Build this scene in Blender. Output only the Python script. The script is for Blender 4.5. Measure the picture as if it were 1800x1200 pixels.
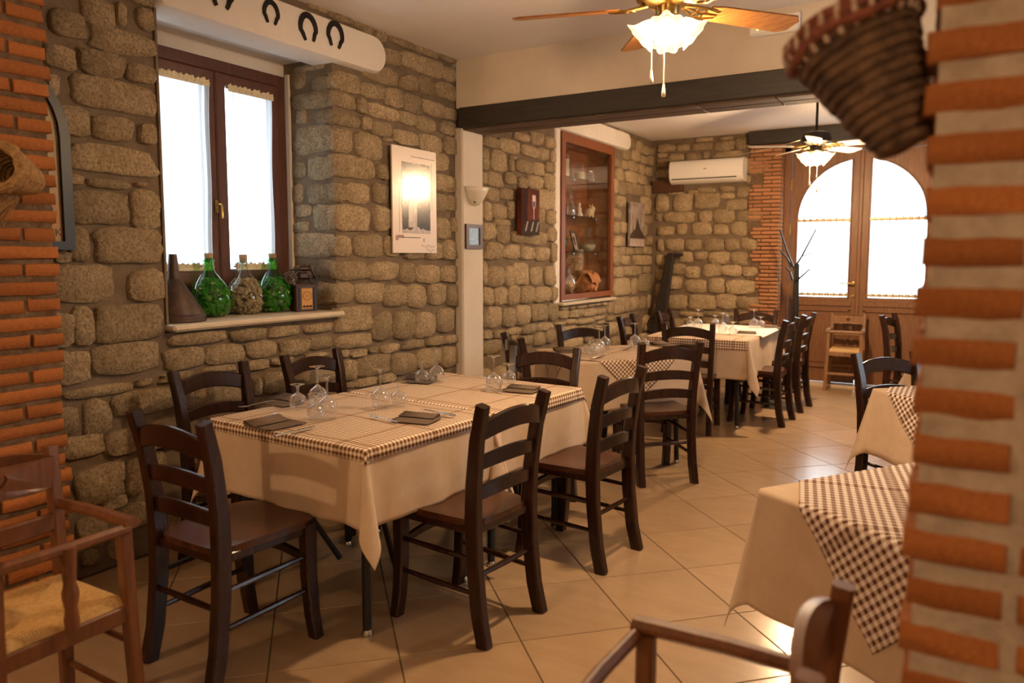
import bpy, bmesh, math, random
import numpy as np
from mathutils import Vector, Matrix
from mathutils.geometry import tessellate_polygon
PI = math.pi
R = math.radians
rnd = random.Random(7)
SC = bpy.context.scene
for o in list(bpy.data.objects): bpy.data.objects.remove(o)
COL = SC.collection

# ------------------------------------------------------------------ camera
F, TILT, YAW, H, PPX, PPY = 1335., R(5.2), R(30.7), 1.43, 900., 573.5
cam_data = bpy.data.cameras.new('camera'); cam = bpy.data.objects.new('camera', cam_data); COL.objects.link(cam)
cam.location = (0, 0, H); cam.rotation_euler = (PI/2 - TILT, 0, YAW)
cam_data.sensor_width = 36; cam_data.lens = F/1800*36
cam_data.shift_y = -(600-PPY)/1800
cam_data.clip_start = .02
cam_data.dof.use_dof = True; cam_data.dof.focus_distance = 3.9; cam_data.dof.aperture_fstop = 2.4
SC.camera = cam
# ------------------------------------------------------------------ world, exposure
SC.view_settings.view_transform = 'Standard'; SC.view_settings.look = 'None'
SC.view_settings.gamma = 1; SC.view_settings.use_curve_mapping = False
SC.view_settings.exposure = 0.3
SC.cycles.use_denoising = True
SC.cycles.max_bounces = 8; SC.cycles.transparent_max_bounces = 16
SC.cycles.sample_clamp_indirect = 6
SC.cycles.caustics_reflective = False; SC.cycles.caustics_refractive = False
w = bpy.data.worlds.new('overcast_sky'); SC.world = w; w.use_nodes = True
wn = w.node_tree.nodes; bg = wn['Background']
bg.inputs[0].default_value = (.80, .92, 1, 1); bg.inputs[1].default_value = 6.5
# ------------------------------------------------------------------ lights
def lamp(name, loc, power, col, rad):
    d = bpy.data.lights.new(name, 'POINT'); d.energy = power; d.color = col; d.shadow_soft_size = rad
    o = bpy.data.objects.new(name, d); o.location = loc; COL.objects.link(o); return o
WARM = (1, .675, .38)
FAN1 = Vector((-1.085, 3.04, 2.315)); FAN2 = Vector((-1.14, 7.0, 2.235))
lamp('fan_light', FAN1, 135, WARM, .06)
lamp('rear_fan_light', FAN2, 205, WARM, .06)
lamp('entrance_lamp_light', (-2.95, -1.15, 1.95), 62, WARM, .035)
lamp('added_fill_light', (.75, -.9, 2.35), 30, WARM, .06)  # unseen fill lamp, added to brighten the right brick pillar
def portal(loc, rot, sx, sy):
    d = bpy.data.lights.new('daylight_portal', 'AREA'); d.shape = 'RECTANGLE'; d.size = sx; d.size_y = sy
    d.cycles.is_portal = True
    o = bpy.data.objects.new('daylight_portal', d); o.location = loc; o.rotation_euler = rot; COL.objects.link(o)
portal((-1.0, 9.30, 1.75), (-PI/2, 0, 0), 1.6, 1.7)
portal((2.52, 4.3, 1.65), (0, PI/2, 0), 1.3, 1.4)
portal((-3.98, 2.94, 1.80), (0, -PI/2, 0), 1.6, 1.3)

# ------------------------------------------------------------------ view geometry (photo pixel -> point on a real surface)
_fw = np.array([-math.sin(YAW)*math.cos(TILT), math.cos(YAW)*math.cos(TILT), -math.sin(TILT)])
_rt = np.array([math.cos(YAW), math.sin(YAW), 0]); _up = np.cross(_rt, _fw); _C = np.array([0, 0, H])
def ray(px, py): return _fw + _rt*(px-PPX)/F - _up*(py-PPY)/F
def onz(px, py, z=0.): d = ray(px, py); return Vector(_C + d*((z-H)/d[2]))
def onx(px, py, x): d = ray(px, py); return Vector(_C + d*(x/d[0]))
def ony(px, py, y): d = ray(px, py); return Vector(_C + d*(y/d[1]))

# ------------------------------------------------------------------ materials
def mat(name, col, rough=.5, metal=0, spec=.5, var=None, vscale=6, bump=0, bscale=40, rand=0, coat=0, grain=None, detail=4):
    m = bpy.data.materials.new(name); m.use_nodes = True
    nt = m.node_tree; b = nt.nodes['Principled BSDF']; L = nt.links.new
    b.inputs['Roughness'].default_value = rough; b.inputs['Metallic'].default_value = metal
    b.inputs['Specular IOR Level'].default_value = spec
    if coat: b.inputs['Coat Weight'].default_value = coat; b.inputs['Coat Roughness'].default_value = .15
    c4 = (*col, 1); b.inputs['Base Color'].default_value = c4
    tc = nt.nodes.new('ShaderNodeTexCoord')
    src = None
    if var:
        n = nt.nodes.new('ShaderNodeTexNoise'); n.inputs['Scale'].default_value = vscale; n.inputs['Detail'].default_value = detail
        n.inputs['Roughness'].default_value = .65
        if grain:
            mp = nt.nodes.new('ShaderNodeMapping'); mp.inputs['Scale'].default_value = grain
            L(tc.outputs['Object'], mp.inputs[0]); L(mp.outputs[0], n.inputs['Vector'])
        else: L(tc.outputs['Object'], n.inputs['Vector'])
        rp = nt.nodes.new('ShaderNodeValToRGB'); rp.color_ramp.elements[0].position = .32; rp.color_ramp.elements[1].position = .68
        rp.color_ramp.elements[0].color = (*var, 1); rp.color_ramp.elements[1].color = c4
        L(n.outputs['Fac'], rp.inputs[0]); src = rp.outputs[0]
    if rand:
        oi = nt.nodes.new('ShaderNodeObjectInfo'); mr = nt.nodes.new('ShaderNodeMapRange')
        mr.inputs['To Min'].default_value = 1-rand; mr.inputs['To Max'].default_value = 1+rand
        L(oi.outputs['Random'], mr.inputs['Value'])
        hs = nt.nodes.new('ShaderNodeHueSaturation'); L(mr.outputs[0], hs.inputs['Value'])
        if src: L(src, hs.inputs['Color'])
        else: hs.inputs['Color'].default_value = c4
        src = hs.outputs[0]
    if src: L(src, b.inputs['Base Color'])
    if bump:
        n2 = nt.nodes.new('ShaderNodeTexNoise'); n2.inputs['Scale'].default_value = bscale; n2.inputs['Detail'].default_value = 6
        n2.inputs['Roughness'].default_value = .7
        if grain:
            mp2 = nt.nodes.new('ShaderNodeMapping'); mp2.inputs['Scale'].default_value = grain
            L(tc.outputs['Object'], mp2.inputs[0]); L(mp2.outputs[0], n2.inputs['Vector'])
        else: L(tc.outputs['Object'], n2.inputs['Vector'])
        bp = nt.nodes.new('ShaderNodeBump'); bp.inputs['Strength'].default_value = min(1, bump); bp.inputs['Distance'].default_value = .02*bump
        L(n2.outputs['Fac'], bp.inputs['Height']); L(bp.outputs[0], b.inputs['Normal'])
    return m
def glass_mat(name, tint, refl=.9, body=0., bodycol=(1, 1, 1), expo=4.):
    """thin clear glass: tinted transparency with fresnel reflection"""
    m = bpy.data.materials.new(name); m.use_nodes = True; nt = m.node_tree; L = nt.links.new
    nt.nodes.remove(nt.nodes['Principled BSDF']); out = nt.nodes['Material Output']
    t = nt.nodes.new('ShaderNodeBsdfTransparent'); t.inputs[0].default_value = (*tint, 1)
    g = nt.nodes.new('ShaderNodeBsdfGlossy'); g.inputs['Roughness'].default_value = .03; g.inputs[0].default_value = (refl, refl, refl, 1)
    lw = nt.nodes.new('ShaderNodeLayerWeight'); lw.inputs[0].default_value = .5; pw = nt.nodes.new('ShaderNodeMath'); pw.operation = 'POWER'; pw.inputs[1].default_value = expo; L(lw.outputs['Facing'], pw.inputs[0])
    mr = nt.nodes.new('ShaderNodeMapRange'); mr.inputs['To Min'].default_value = .06; mr.inputs['To Max'].default_value = .95
    mx = nt.nodes.new('ShaderNodeMixShader'); L(pw.outputs[0], mr.inputs['Value']); L(mr.outputs[0], mx.inputs[0])
    L(t.outputs[0], mx.inputs[1]); L(g.outputs[0], mx.inputs[2]); s = mx.outputs[0]
    if body:
        d = nt.nodes.new('ShaderNodeBsdfTranslucent'); d.inputs[0].default_value = (*bodycol, 1)
        m2 = nt.nodes.new('ShaderNodeMixShader'); m2.inputs[0].default_value = body
        L(s, m2.inputs[1]); L(d.outputs[0], m2.inputs[2]); s = m2.outputs[0]
    L(s, out.inputs[0]); return m
def emit_mat(name, col, strength, base=(.9, .85, .75)):
    m = mat(name, base, .3); b = m.node_tree.nodes['Principled BSDF']
    b.inputs['Emission Color'].default_value = (*col, 1); b.inputs['Emission Strength'].default_value = strength; return m

def stone_material(name, light, dark, speck):
    m = bpy.data.materials.new(name); m.use_nodes = True; nt = m.node_tree; L = nt.links.new; b = nt.nodes['Principled BSDF']
    b.inputs['Roughness'].default_value = .95; b.inputs['Specular IOR Level'].default_value = .15
    tc = nt.nodes.new('ShaderNodeTexCoord')
    def noise(sc, de, ro):
        n = nt.nodes.new('ShaderNodeTexNoise'); n.inputs['Scale'].default_value = sc; n.inputs['Detail'].default_value = de
        n.inputs['Roughness'].default_value = ro; L(tc.outputs['Object'], n.inputs['Vector']); return n
    n1 = noise(13, 6, .7); rp = nt.nodes.new('ShaderNodeValToRGB'); e = rp.color_ramp.elements
    e[0].position = .36; e[0].color = (*dark, 1); e[1].position = .60; e[1].color = (*light, 1); L(n1.outputs['Fac'], rp.inputs[0])
    n2 = noise(75, 6, .75); r2 = nt.nodes.new('ShaderNodeValToRGB'); r2.color_ramp.elements[0].position = .38; r2.color_ramp.elements[1].position = .55
    L(n2.outputs['Fac'], r2.inputs[0])
    mx = nt.nodes.new('ShaderNodeMixRGB'); mx.inputs[1].default_value = (*speck, 1); L(r2.outputs[0], mx.inputs[0]); L(rp.outputs[0], mx.inputs[2])
    oi = nt.nodes.new('ShaderNodeObjectInfo'); mr = nt.nodes.new('ShaderNodeMapRange'); mr.inputs['To Min'].default_value = .74; mr.inputs['To Max'].default_value = 1.14
    L(oi.outputs['Random'], mr.inputs['Value']); hs = nt.nodes.new('ShaderNodeHueSaturation'); L(mr.outputs[0], hs.inputs['Value']); L(mx.outputs[0], hs.inputs['Color'])
    L(hs.outputs[0], b.inputs['Base Color'])
    n3 = noise(34, 8, .75); bp = nt.nodes.new('ShaderNodeBump'); bp.inputs['Strength'].default_value = 1; bp.inputs['Distance'].default_value = .045
    L(n3.outputs['Fac'], bp.inputs['Height']); L(bp.outputs[0], b.inputs['Normal']); return m

M_STONE = stone_material('rough_limestone', (.86, .67, .42), (.62, .455, .265), (.42, .285, .155))
M_MORTAR = mat('brown_mortar', (.265, .195, .13), .95, spec=.1, var=(.185, .13, .085), vscale=9, bump=.8, bscale=60)
M_PLASTER = mat('cream_plaster', (.68, .60, .50), .85, spec=.2, var=(.62, .535, .44), vscale=3, bump=.08, bscale=90)
M_CEIL = mat('ceiling_plaster', (.84, .79, .75), .9, spec=.15, var=(.81, .755, .71), vscale=2)
M_WHITEPL = mat('white_plaster', (.78, .71, .63), .8, spec=.2, var=(.72, .65, .56), vscale=5, bump=.15, bscale=25)
M_BRICK = mat('terracotta_brick', (.47, .175, .052), .85, spec=.2, var=(.30, .095, .028), vscale=14, bump=.5, bscale=70, rand=.18)
M_BRICK2 = mat('pale_terracotta_brick', (.47, .235, .12), .85, spec=.2, var=(.39, .17, .08), vscale=14, bump=.4, bscale=70, rand=.14)
M_PMORTAR = mat('pale_mortar', (.54, .44, .35), .95, spec=.1, var=(.38, .30, .235), vscale=22, bump=.7, bscale=80)
M_DMORTAR = mat('shade_darkened_mortar', (.24, .155, .095), .95, spec=.1, var=(.12, .075, .045), vscale=25, bump=.7, bscale=80)  # mortar colour darkened to carry the shadow of the deep joints
M_BEAM = mat('dark_painted_beam', (.040, .033, .025), .55, var=(.024, .019, .014), vscale=8, grain=(.6, 6, 6), bump=.3, bscale=20)
M_BEAMU = mat('weathered_beam_underside', (.16, .105, .07), .7, var=(.07, .042, .028), vscale=9, grain=(.5, 5, 5), bump=.4, bscale=20)
M_DWOOD = mat('dark_walnut_wood', (.032, .0105, .0055), .25, spec=.4, var=(.017, .006, .0035), vscale=7, grain=(6, 6, .8), bump=.04, bscale=60)
M_SEAT = mat('reddish_walnut_seat', (.080, .027, .011), .24, spec=.4, var=(.04, .013, .006), vscale=8, grain=(6, .9, 6), bump=.04, bscale=60)
M_WIN = mat('brown_window_wood', (.125, .045, .024), .5, var=(.075, .027, .015), vscale=8, grain=(8, 8, .7), bump=.08, bscale=50)
M_DOOR = mat('oak_door_wood', (.235, .105, .045), .45, var=(.155, .064, .026), vscale=9, grain=(7, 7, .6), bump=.08, bscale=50)
M_CABW = mat('orange_cabinet_wood', (.27, .085, .025), .4, var=(.19, .055, .016), vscale=8, grain=(7, 7, .7))
M_HCWOOD = mat('reddish_brown_wood', (.17, .060, .020), .38, spec=.5, var=(.10, .034, .012), vscale=8, grain=(6, 6, .8), bump=.06, bscale=60)
M_HCPALE = mat('light_brown_wood', (.30, .16, .08), .45, var=(.20, .10, .05), vscale=8, grain=(6, 6, .8))
M_RUSH = mat('golden_rush', (.62, .40, .17), .8, spec=.2, var=(.47, .28, .10), vscale=70, bump=.4, bscale=160)
M_BLACK = mat('black_metal', (.010, .010, .011), .38, spec=.4)
M_IRON = mat('dark_iron', (.030, .025, .022), .5, metal=.6, var=(.015, .012, .011), vscale=30)
M_STEEL = mat('steel', (.62, .60, .57), .22, metal=1)
M_BRASS = mat('antique_brass', (.52, .35, .12), .28, metal=1, var=(.30, .19, .06), vscale=30)
M_CLOTH = mat('beige_tablecloth', (.60, .455, .325), .9, spec=.1, var=(.54, .40, .28), vscale=14, bump=.12, bscale=500)
M_CLOTH2 = mat('cream_table_topper', (.78, .70, .62), .9, spec=.1, var=(.72, .64, .55), vscale=14, bump=.1, bscale=400)
M_NAPKIN = mat('grey_brown_paper', (.155, .108, .075), .85, spec=.15, var=(.125, .086, .06), vscale=30, bump=.1, bscale=300)
M_GLASS = glass_mat('clear_glass', (.93, .93, .92), 1., .11, (.95, .93, .90), 1.4)
M_SHELFG = glass_mat('shelf_glass', (.72, .80, .76))
M_PANE = glass_mat('window_glass', (.98, .99, 1), expo=5.)
M_GREENG = glass_mat('green_glass', (.24, .76, .18))
M_PALEG = glass_mat('pale_aqua_glass', (.80, .90, .86))
M_CORK = mat('cork', (.42, .28, .16), .9, var=(.30, .19, .10), vscale=60, rand=.15)
M_WHITE = mat('white_plastic', (.84, .80, .75), .3, spec=.5)
M_PAPER = mat('poster_paper', (.80, .66, .57), .3, spec=.3, coat=.22)
M_DARKP = mat('dark_print', (.045, .034, .036), .2, spec=.5, var=(.018, .013, .015), vscale=9, coat=.22)
M_PALEP = mat('pale_print', (.58, .47, .43), .25, var=(.38, .30, .28), vscale=30, coat=.3)
M_FRAMEW = mat('brown_frame_wood', (.085, .035, .018), .4)
M_FANWOOD = mat('honey_oak_blade', (.46, .21, .055), .35, var=(.27, .10, .022), vscale=7, grain=(1.0, 9, 9), spec=.5)
M_FANWHITE = mat('pale_fan_blade', (.80, .72, .64), .4)
def lit_shade():
    m = bpy.data.materials.new('lit_frosted_glass'); m.use_nodes = True; nt = m.node_tree; L = nt.links.new
    nt.nodes.remove(nt.nodes['Principled BSDF']); out = nt.nodes['Material Output']
    t = nt.nodes.new('ShaderNodeBsdfTransparent'); t.inputs[0].default_value = (1, .93, .82, 1)
    e = nt.nodes.new('ShaderNodeEmission'); e.inputs[0].default_value = (1, .74, .40, 1); e.inputs[1].default_value = 2.2
    d = nt.nodes.new('ShaderNodeBsdfTranslucent'); d.inputs[0].default_value = (.9, .85, .75, 1)
    a = nt.nodes.new('ShaderNodeMixShader'); a.inputs[0].default_value = .4; L(e.outputs[0], a.inputs[1]); L(d.outputs[0], a.inputs[2])
    b = nt.nodes.new('ShaderNodeMixShader'); b.inputs[0].default_value = .45; L(a.outputs[0], b.inputs[1]); L(t.outputs[0], b.inputs[2])
    L(b.outputs[0], out.inputs[0]); return m
M_SHADE = lit_shade()
M_BULB = emit_mat('bulb', (1, .80, .5), 18)
M_SCONCE = mat('milk_glass', (.74, .66, .52), .35)
M_STRIP = mat('pale_marble_sill', (.66, .55, .41), .4, var=(.58, .46, .33), vscale=10)
M_WICKER = mat('dark_wicker', (.26, .15, .085), .75, var=(.055, .028, .016), vscale=30, bump=.8, bscale=110)
M_WICKRED = mat('red_brown_wicker', (.36, .105, .06), .75, var=(.14, .042, .028), vscale=40, bump=.8, bscale=90)
M_STRAW = mat('straw', (.46, .27, .10), .8, var=(.20, .10, .035), vscale=60, bump=.6, bscale=140)
M_LACE = mat('cream_lace', (.72, .62, .42), .9)
M_GRADE = mat('red_terracotta_sheet', (.30, .09, .03), .4)

def floor_material():
    m = bpy.data.materials.new('glossy_beige_tile'); m.use_nodes = True; nt = m.node_tree; L = nt.links.new; b = nt.nodes['Principled BSDF']
    tc = nt.nodes.new('ShaderNodeTexCoord'); mp = nt.nodes.new('ShaderNodeMapping'); mp.inputs['Rotation'].default_value = (0, 0, R(12)); mp.inputs['Scale'].default_value = (1, 3, 1)
    L(tc.outputs['Object'], mp.inputs[0]); n = nt.nodes.new('ShaderNodeTexNoise'); n.inputs['Scale'].default_value = 4; n.inputs['Detail'].default_value = 7; n.inputs['Roughness'].default_value = .65
    L(mp.outputs[0], n.inputs['Vector']); rp = nt.nodes.new('ShaderNodeValToRGB'); e = rp.color_ramp.elements
    e[0].position = .3; e[0].color = (.37, .24, .135, 1); e[1].position = .7; e[1].color = (.44, .295, .175, 1); L(n.outputs['Fac'], rp.inputs[0])
    oi = nt.nodes.new('ShaderNodeObjectInfo'); mr = nt.nodes.new('ShaderNodeMapRange'); mr.inputs['To Min'].default_value = .93; mr.inputs['To Max'].default_value = 1.06
    L(oi.outputs['Random'], mr.inputs['Value']); hs = nt.nodes.new('ShaderNodeHueSaturation'); L(mr.outputs[0], hs.inputs['Value']); L(rp.outputs[0], hs.inputs['Color'])
    L(hs.outputs[0], b.inputs['Base Color'])
    b.inputs['Roughness'].default_value = .19; b.inputs['Specular IOR Level'].default_value = 1.0
    n2 = nt.nodes.new('ShaderNodeTexNoise'); n2.inputs['Scale'].default_value = 5; n2.inputs['Detail'].default_value = 3; L(tc.outputs['Object'], n2.inputs['Vector'])
    bp = nt.nodes.new('ShaderNodeBump'); bp.inputs['Strength'].default_value = .06; bp.inputs['Distance'].default_value = .02; L(n2.outputs['Fac'], bp.inputs['Height']); L(bp.outputs[0], b.inputs['Normal'])
    return m
M_TILE = floor_material()
M_GROUT = mat('brown_grout', (.10, .065, .04), .9)

def gingham(name, period=.0205, light=(.82, .72, .61), mid=(.50, .345, .225), dark=(.14, .062, .030)):
    m = bpy.data.materials.new(name); m.use_nodes = True; nt = m.node_tree; L = nt.links.new; b = nt.nodes['Principled BSDF']
    b.inputs['Roughness'].default_value = .9; b.inputs['Specular IOR Level'].default_value = .1
    uv = nt.nodes.new('ShaderNodeUVMap'); sp = nt.nodes.new('ShaderNodeSeparateXYZ'); L(uv.outputs[0], sp.inputs[0])
    def math_(op, a, bb=None, v=None):
        n = nt.nodes.new('ShaderNodeMath'); n.operation = op; L(a, n.inputs[0])
        if bb is not None: L(bb, n.inputs[1])
        if v is not None: n.inputs[1].default_value = v
        return n.outputs[0]
    def stripe(s):
        a = math_('GREATER_THAN', math_('FRACT', math_('DIVIDE', s, v=period)), v=.5)
        wide = math_('LESS_THAN', math_('FRACT', math_('DIVIDE', s, v=period*16)), v=1/32)
        return a, wide
    a, wa = stripe(sp.outputs[0]); c, wc = stripe(sp.outputs[1])
    s = math_('MULTIPLY', math_('ADD', a, c), v=.5)
    s = math_('MINIMUM', math_('ADD', s, math_('MULTIPLY', math_('ADD', wa, wc), v=.35)), v=1.)
    rp = nt.nodes.new('ShaderNodeValToRGB'); rp.color_ramp.interpolation = 'LINEAR'
    e = rp.color_ramp.elements; e[0].color = (*light, 1); e[1].color = (*dark, 1); k = e.new(.5); k.color = (*mid, 1)
    L(s, rp.inputs[0]); L(rp.outputs[0], b.inputs['Base Color']); return m
M_CHECK = gingham('brown_gingham')
M_CHECK2 = gingham('dark_brown_gingham', .023, (.82, .74, .68), (.50, .37, .29), (.11, .046, .032))

def curtain_material():
    m = bpy.data.materials.new('sheer_white_voile'); m.use_nodes = True; nt = m.node_tree; L = nt.links.new
    nt.nodes.remove(nt.nodes['Principled BSDF']); out = nt.nodes['Material Output']
    t = nt.nodes.new('ShaderNodeBsdfTranslucent'); t.inputs[0].default_value = (.40, .425, .455, 1)
    d = nt.nodes.new('ShaderNodeBsdfDiffuse'); d.inputs[0].default_value = (.85, .83, .80, 1)
    tr = nt.nodes.new('ShaderNodeBsdfTransparent')
    a = nt.nodes.new('ShaderNodeMixShader'); a.inputs[0].default_value = .35; L(t.outputs[0], a.inputs[1]); L(d.outputs[0], a.inputs[2])
    c = nt.nodes.new('ShaderNodeMixShader'); c.inputs[0].default_value = .05; L(a.outputs[0], c.inputs[1]); L(tr.outputs[0], c.inputs[2])
    L(c.outputs[0], out.inputs[0]); return m
M_VOILE = curtain_material()

# ------------------------------------------------------------------ mesh builder
class MB:
    def __init__(s): s.v = []; s.f = []; s.uv = None
    def add(s, vs, fs):
        o = len(s.v); s.v += [tuple(p) for p in vs]; s.f += [tuple(i+o for i in f) for f in fs]; return s
    def box(s, c, d, bev=0., m=None):
        x, y, z = d[0]/2, d[1]/2, d[2]/2; b = min(bev, x*.9, y*.9, z*.9); c = Vector(c); vs = []; fs = []
        T = (lambda p: (m @ Vector(p)) + c) if m is not None else (lambda p: Vector(p)+c)
        if b <= 0:
            vs = [T((sx*x, sy*y, sz*z)) for sx in (-1, 1) for sy in (-1, 1) for sz in (-1, 1)]
            fs = [(0, 1, 3, 2), (4, 6, 7, 5), (0, 4, 5, 1), (2, 3, 7, 6), (0, 2, 6, 4), (1, 5, 7, 3)]
            return s.add(vs, fs)
        idx = {}
        for sx in (-1, 1):
            for sy in (-1, 1):
                for sz in (-1, 1):
                    for k in range(3):
                        p = [sx*(x-b), sy*(y-b), sz*(z-b)]; p[k] = (sx*x, sy*y, sz*z)[k]
                        idx[sx, sy, sz, k] = len(vs); vs.append(T(p))
        g = lambda a, k: idx[a[0], a[1], a[2], k]
        for k in range(3):
            i, j = [(1, 2), (2, 0), (0, 1)][k]
            for sg in (-1, 1):
                q = []
                for a, bb in ((-1, -1), (1, -1), (1, 1), (-1, 1)):
                    t = [0, 0, 0]; t[k] = sg; t[i] = a; t[j] = bb; q.append(g(t, k))
                fs.append(tuple(q) if sg > 0 else tuple(q[::-1]))
        for k in range(3):
            i, j = [(1, 2), (2, 0), (0, 1)][k]
            for a in (-1, 1):
                for bb in (-1, 1):
                    t0 = [0, 0, 0]; t1 = [0, 0, 0]; t0[k] = -1; t1[k] = 1
                    for t in (t0, t1): t[i] = a; t[j] = bb
                    q = (g(t0, i), g(t1, i), g(t1, j), g(t0, j)); fs.append(q if a*bb < 0 else q[::-1])
        for sx in (-1, 1):
            for sy in (-1, 1):
                for sz in (-1, 1):
                    q = tuple(idx[sx, sy, sz, k] for k in range(3)); fs.append(q if sx*sy*sz > 0 else q[::-1])
        return s.add(vs, fs)
    def sweep(s, pts, sect, side=None, closed=False):
        """sect(i) -> list of (a,b) in the frame (side, normal) at point i"""
        pts = [Vector(p) for p in pts]; n = len(pts); rings = []
        prev = None
        for i, p in enumerate(pts):
            if closed: t = (pts[(i+1) % n]-pts[i-1]).normalized()
            else: t = (pts[min(i+1, n-1)]-pts[max(i-1, 0)]).normalized()
            if side is not None: a = Vector(side)
            elif prev is None: a = Vector((0, 0, 1)) if abs(t.z) < .9 else Vector((1, 0, 0))
            else: a = prev
            a = (a - t*a.dot(t)).normalized(); prev = a; b = t.cross(a)
            rings.append([p + a*u + b*v for u, v in sect(i)])
        k = len(rings[0]); vs = [v for r_ in rings for v in r_]; fs = []
        for i in range(n if closed else n-1):
            j = (i+1) % n
            for q in range(k): fs.append((i*k+q, i*k+(q+1) % k, j*k+(q+1) % k, j*k+q))
        if not closed: fs += [tuple(range(k))[::-1], tuple(range((n-1)*k, n*k))]
        return s.add(vs, fs)
    def tube(s, pts, r, n=8, closed=False):
        rr = r if isinstance(r, (list, tuple)) else [r]*len(pts)
        return s.sweep(pts, lambda i: [(rr[i]*math.cos(2*PI*k/n), rr[i]*math.sin(2*PI*k/n)) for k in range(n)], closed=closed)
    def bar(s, pts, a, b, side, bev=.004):
        def sect(i):
            w_ = (a[i] if isinstance(a, (list, tuple)) else a)/2; h_ = (b[i] if isinstance(b, (list, tuple)) else b)/2; c = min(bev, w_*.8, h_*.8)
            return [(w_-c, -h_), (w_, -h_+c), (w_, h_-c), (w_-c, h_), (-w_+c, h_), (-w_, h_-c), (-w_, -h_+c), (-w_+c, -h_)]
        return s.sweep(pts, sect, side)
    def lathe(s, prof, n=24, c=(0, 0, 0), m=None, wob=None):
        vs = []; fs = []; c = Vector(c); k = len(prof)
        for i, (r_, z) in enumerate(prof):
            for j in range(n):
                a = 2*PI*j/n; q = r_*(1 + (wob(i, a) if wob else 0)); p = Vector((q*math.cos(a), q*math.sin(a), z))
                vs.append((m @ p if m is not None else p)+c)
        for i in range(k-1):
            for j in range(n):
                fs.append((i*n+j, i*n+(j+1) % n, (i+1)*n+(j+1) % n, (i+1)*n+j))
        if prof[0][0] > 1e-6: fs.append(tuple(range(n))[::-1])
        if prof[-1][0] > 1e-6: fs.append(tuple(range((k-1)*n, k*n)))
        return s.add(vs, fs)
    def lathe_open(s, prof, n=24, c=(0, 0, 0), m=None, wob=None):
        q = len(s.f); s.lathe(prof, n, c, m, wob)
        s.f = [f for i, f in enumerate(s.f) if i < q or len(f) == 4]; return s
    def prism(s, poly, T, d0, d1, holes=()):
        """2-D polygon (with holes) extruded between depths d0..d1; T(u,v,d)->point"""
        loops = [list(poly)]+[list(h_) for h_ in holes]; flat = [p for l in loops for p in l]; n = len(flat)
        tri = tessellate_polygon([[Vector((p[0], p[1], 0)) for p in l] for l in loops])
        vs = [T(p[0], p[1], d0) for p in flat]+[T(p[0], p[1], d1) for p in flat]; fs = []
        for t in tri: fs += [tuple(t), tuple(i+n for i in t[::-1])]
        o = 0
        for l in loops:
            k = len(l)
            for i in range(k): a, b = o+i, o+(i+1) % k; fs.append((a, b, b+n, a+n))
            o += k
        return s.add(vs, fs)
    def grid(s, nu, nv, fn, uvfn=None):
        o = len(s.v); vs = [fn(i/(nu-1), j/(nv-1)) for j in range(nv) for i in range(nu)]
        fs = [(j*nu+i, j*nu+i+1, (j+1)*nu+i+1, (j+1)*nu+i) for j in range(nv-1) for i in range(nu-1)]
        s.add(vs, fs)
        if uvfn:
            if s.uv is None: s.uv = {}
            for j in range(nv):
                for i in range(nu): s.uv[o+j*nu+i] = uvfn(i/(nu-1), j/(nv-1))
        return s
    def mesh(s, name, m, smooth=True, ang=40, fix=True):
        me = bpy.data.meshes.new(name); me.from_pydata(s.v, [], s.f); me.materials.append(m)
        if fix:
            bm = bmesh.new(); bm.from_mesh(me); bmesh.ops.recalc_face_normals(bm, faces=bm.faces); bm.to_mesh(me); bm.free()
        if s.uv:
            l = me.uv_layers.new(name='UVMap')
            for lp in me.loops: l.data[lp.index].uv = s.uv.get(lp.vertex_index, (0, 0))
        if smooth:
            me.shade_smooth(); me.set_sharp_from_angle(angle=R(ang))
        return me

def link(name, data, parent=None, loc=None, rz=None):
    o = bpy.data.objects.new(name, data); COL.objects.link(o)
    if parent is not None: o.parent = parent
    if loc is not None: o.location = loc
    if rz is not None: o.rotation_euler = (0, 0, rz)
    return o
def obj(name, mb, m, parent=None, loc=None, rz=None, label=None, smooth=True, ang=40, fix=True):
    o = link(name, mb.mesh(name, m, smooth, ang, fix), parent, loc, rz)
    if label: o['label'] = label
    return o
def tag(o, label, cat, group=None):
    o['label'] = label; o['category'] = cat
    if group: o['group'] = group
    return o
def thing(name, label, cat, loc=(0, 0, 0), rz=0, group=None):
    return tag(link(name, None, None, loc, rz), label, cat, group)
def struct(name, mb, m, parent=None, label=None, smooth=False):
    o = obj(name, mb, m, parent, smooth=smooth); o['kind'] = 'structure'
    if label: o['label'] = label
    return o
def dup(root, loc, rz, label, group=None):
    r_ = root.copy(); COL.objects.link(r_); r_.location = loc; r_.rotation_euler = (0, 0, rz); r_['label'] = label
    if group: r_['group'] = group
    for ch in list(root.children):
        c = ch.copy(); COL.objects.link(c); c.parent = r_
        for g in list(ch.children):
            d = g.copy(); COL.objects.link(d); d.parent = c
    return r_
def bez(p0, p1, p2, n=8):
    p0, p1, p2 = Vector(p0), Vector(p1), Vector(p2)
    return [p0*(1-t)**2 + p1*2*t*(1-t) + p2*t*t for t in [i/n for i in range(n+1)]]

# ================================================================== SETTING
W, YB, CF, CB = -3.32, 8.95, 2.89, 2.84         # left wall face, back wall face, ceilings
XR, YF = 2.3, -1.7                              # unseen right and front walls
BY0, BY1 = 4.775, 5.068                         # the header between the two rooms
WY0, WY1, WZ0, WZ1 = 2.31, 3.497, 1.06, 2.64    # window recess
NY0, NY1, NZ0, NZ1 = 6.50, 7.745, .985, 2.615   # display niche
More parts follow.
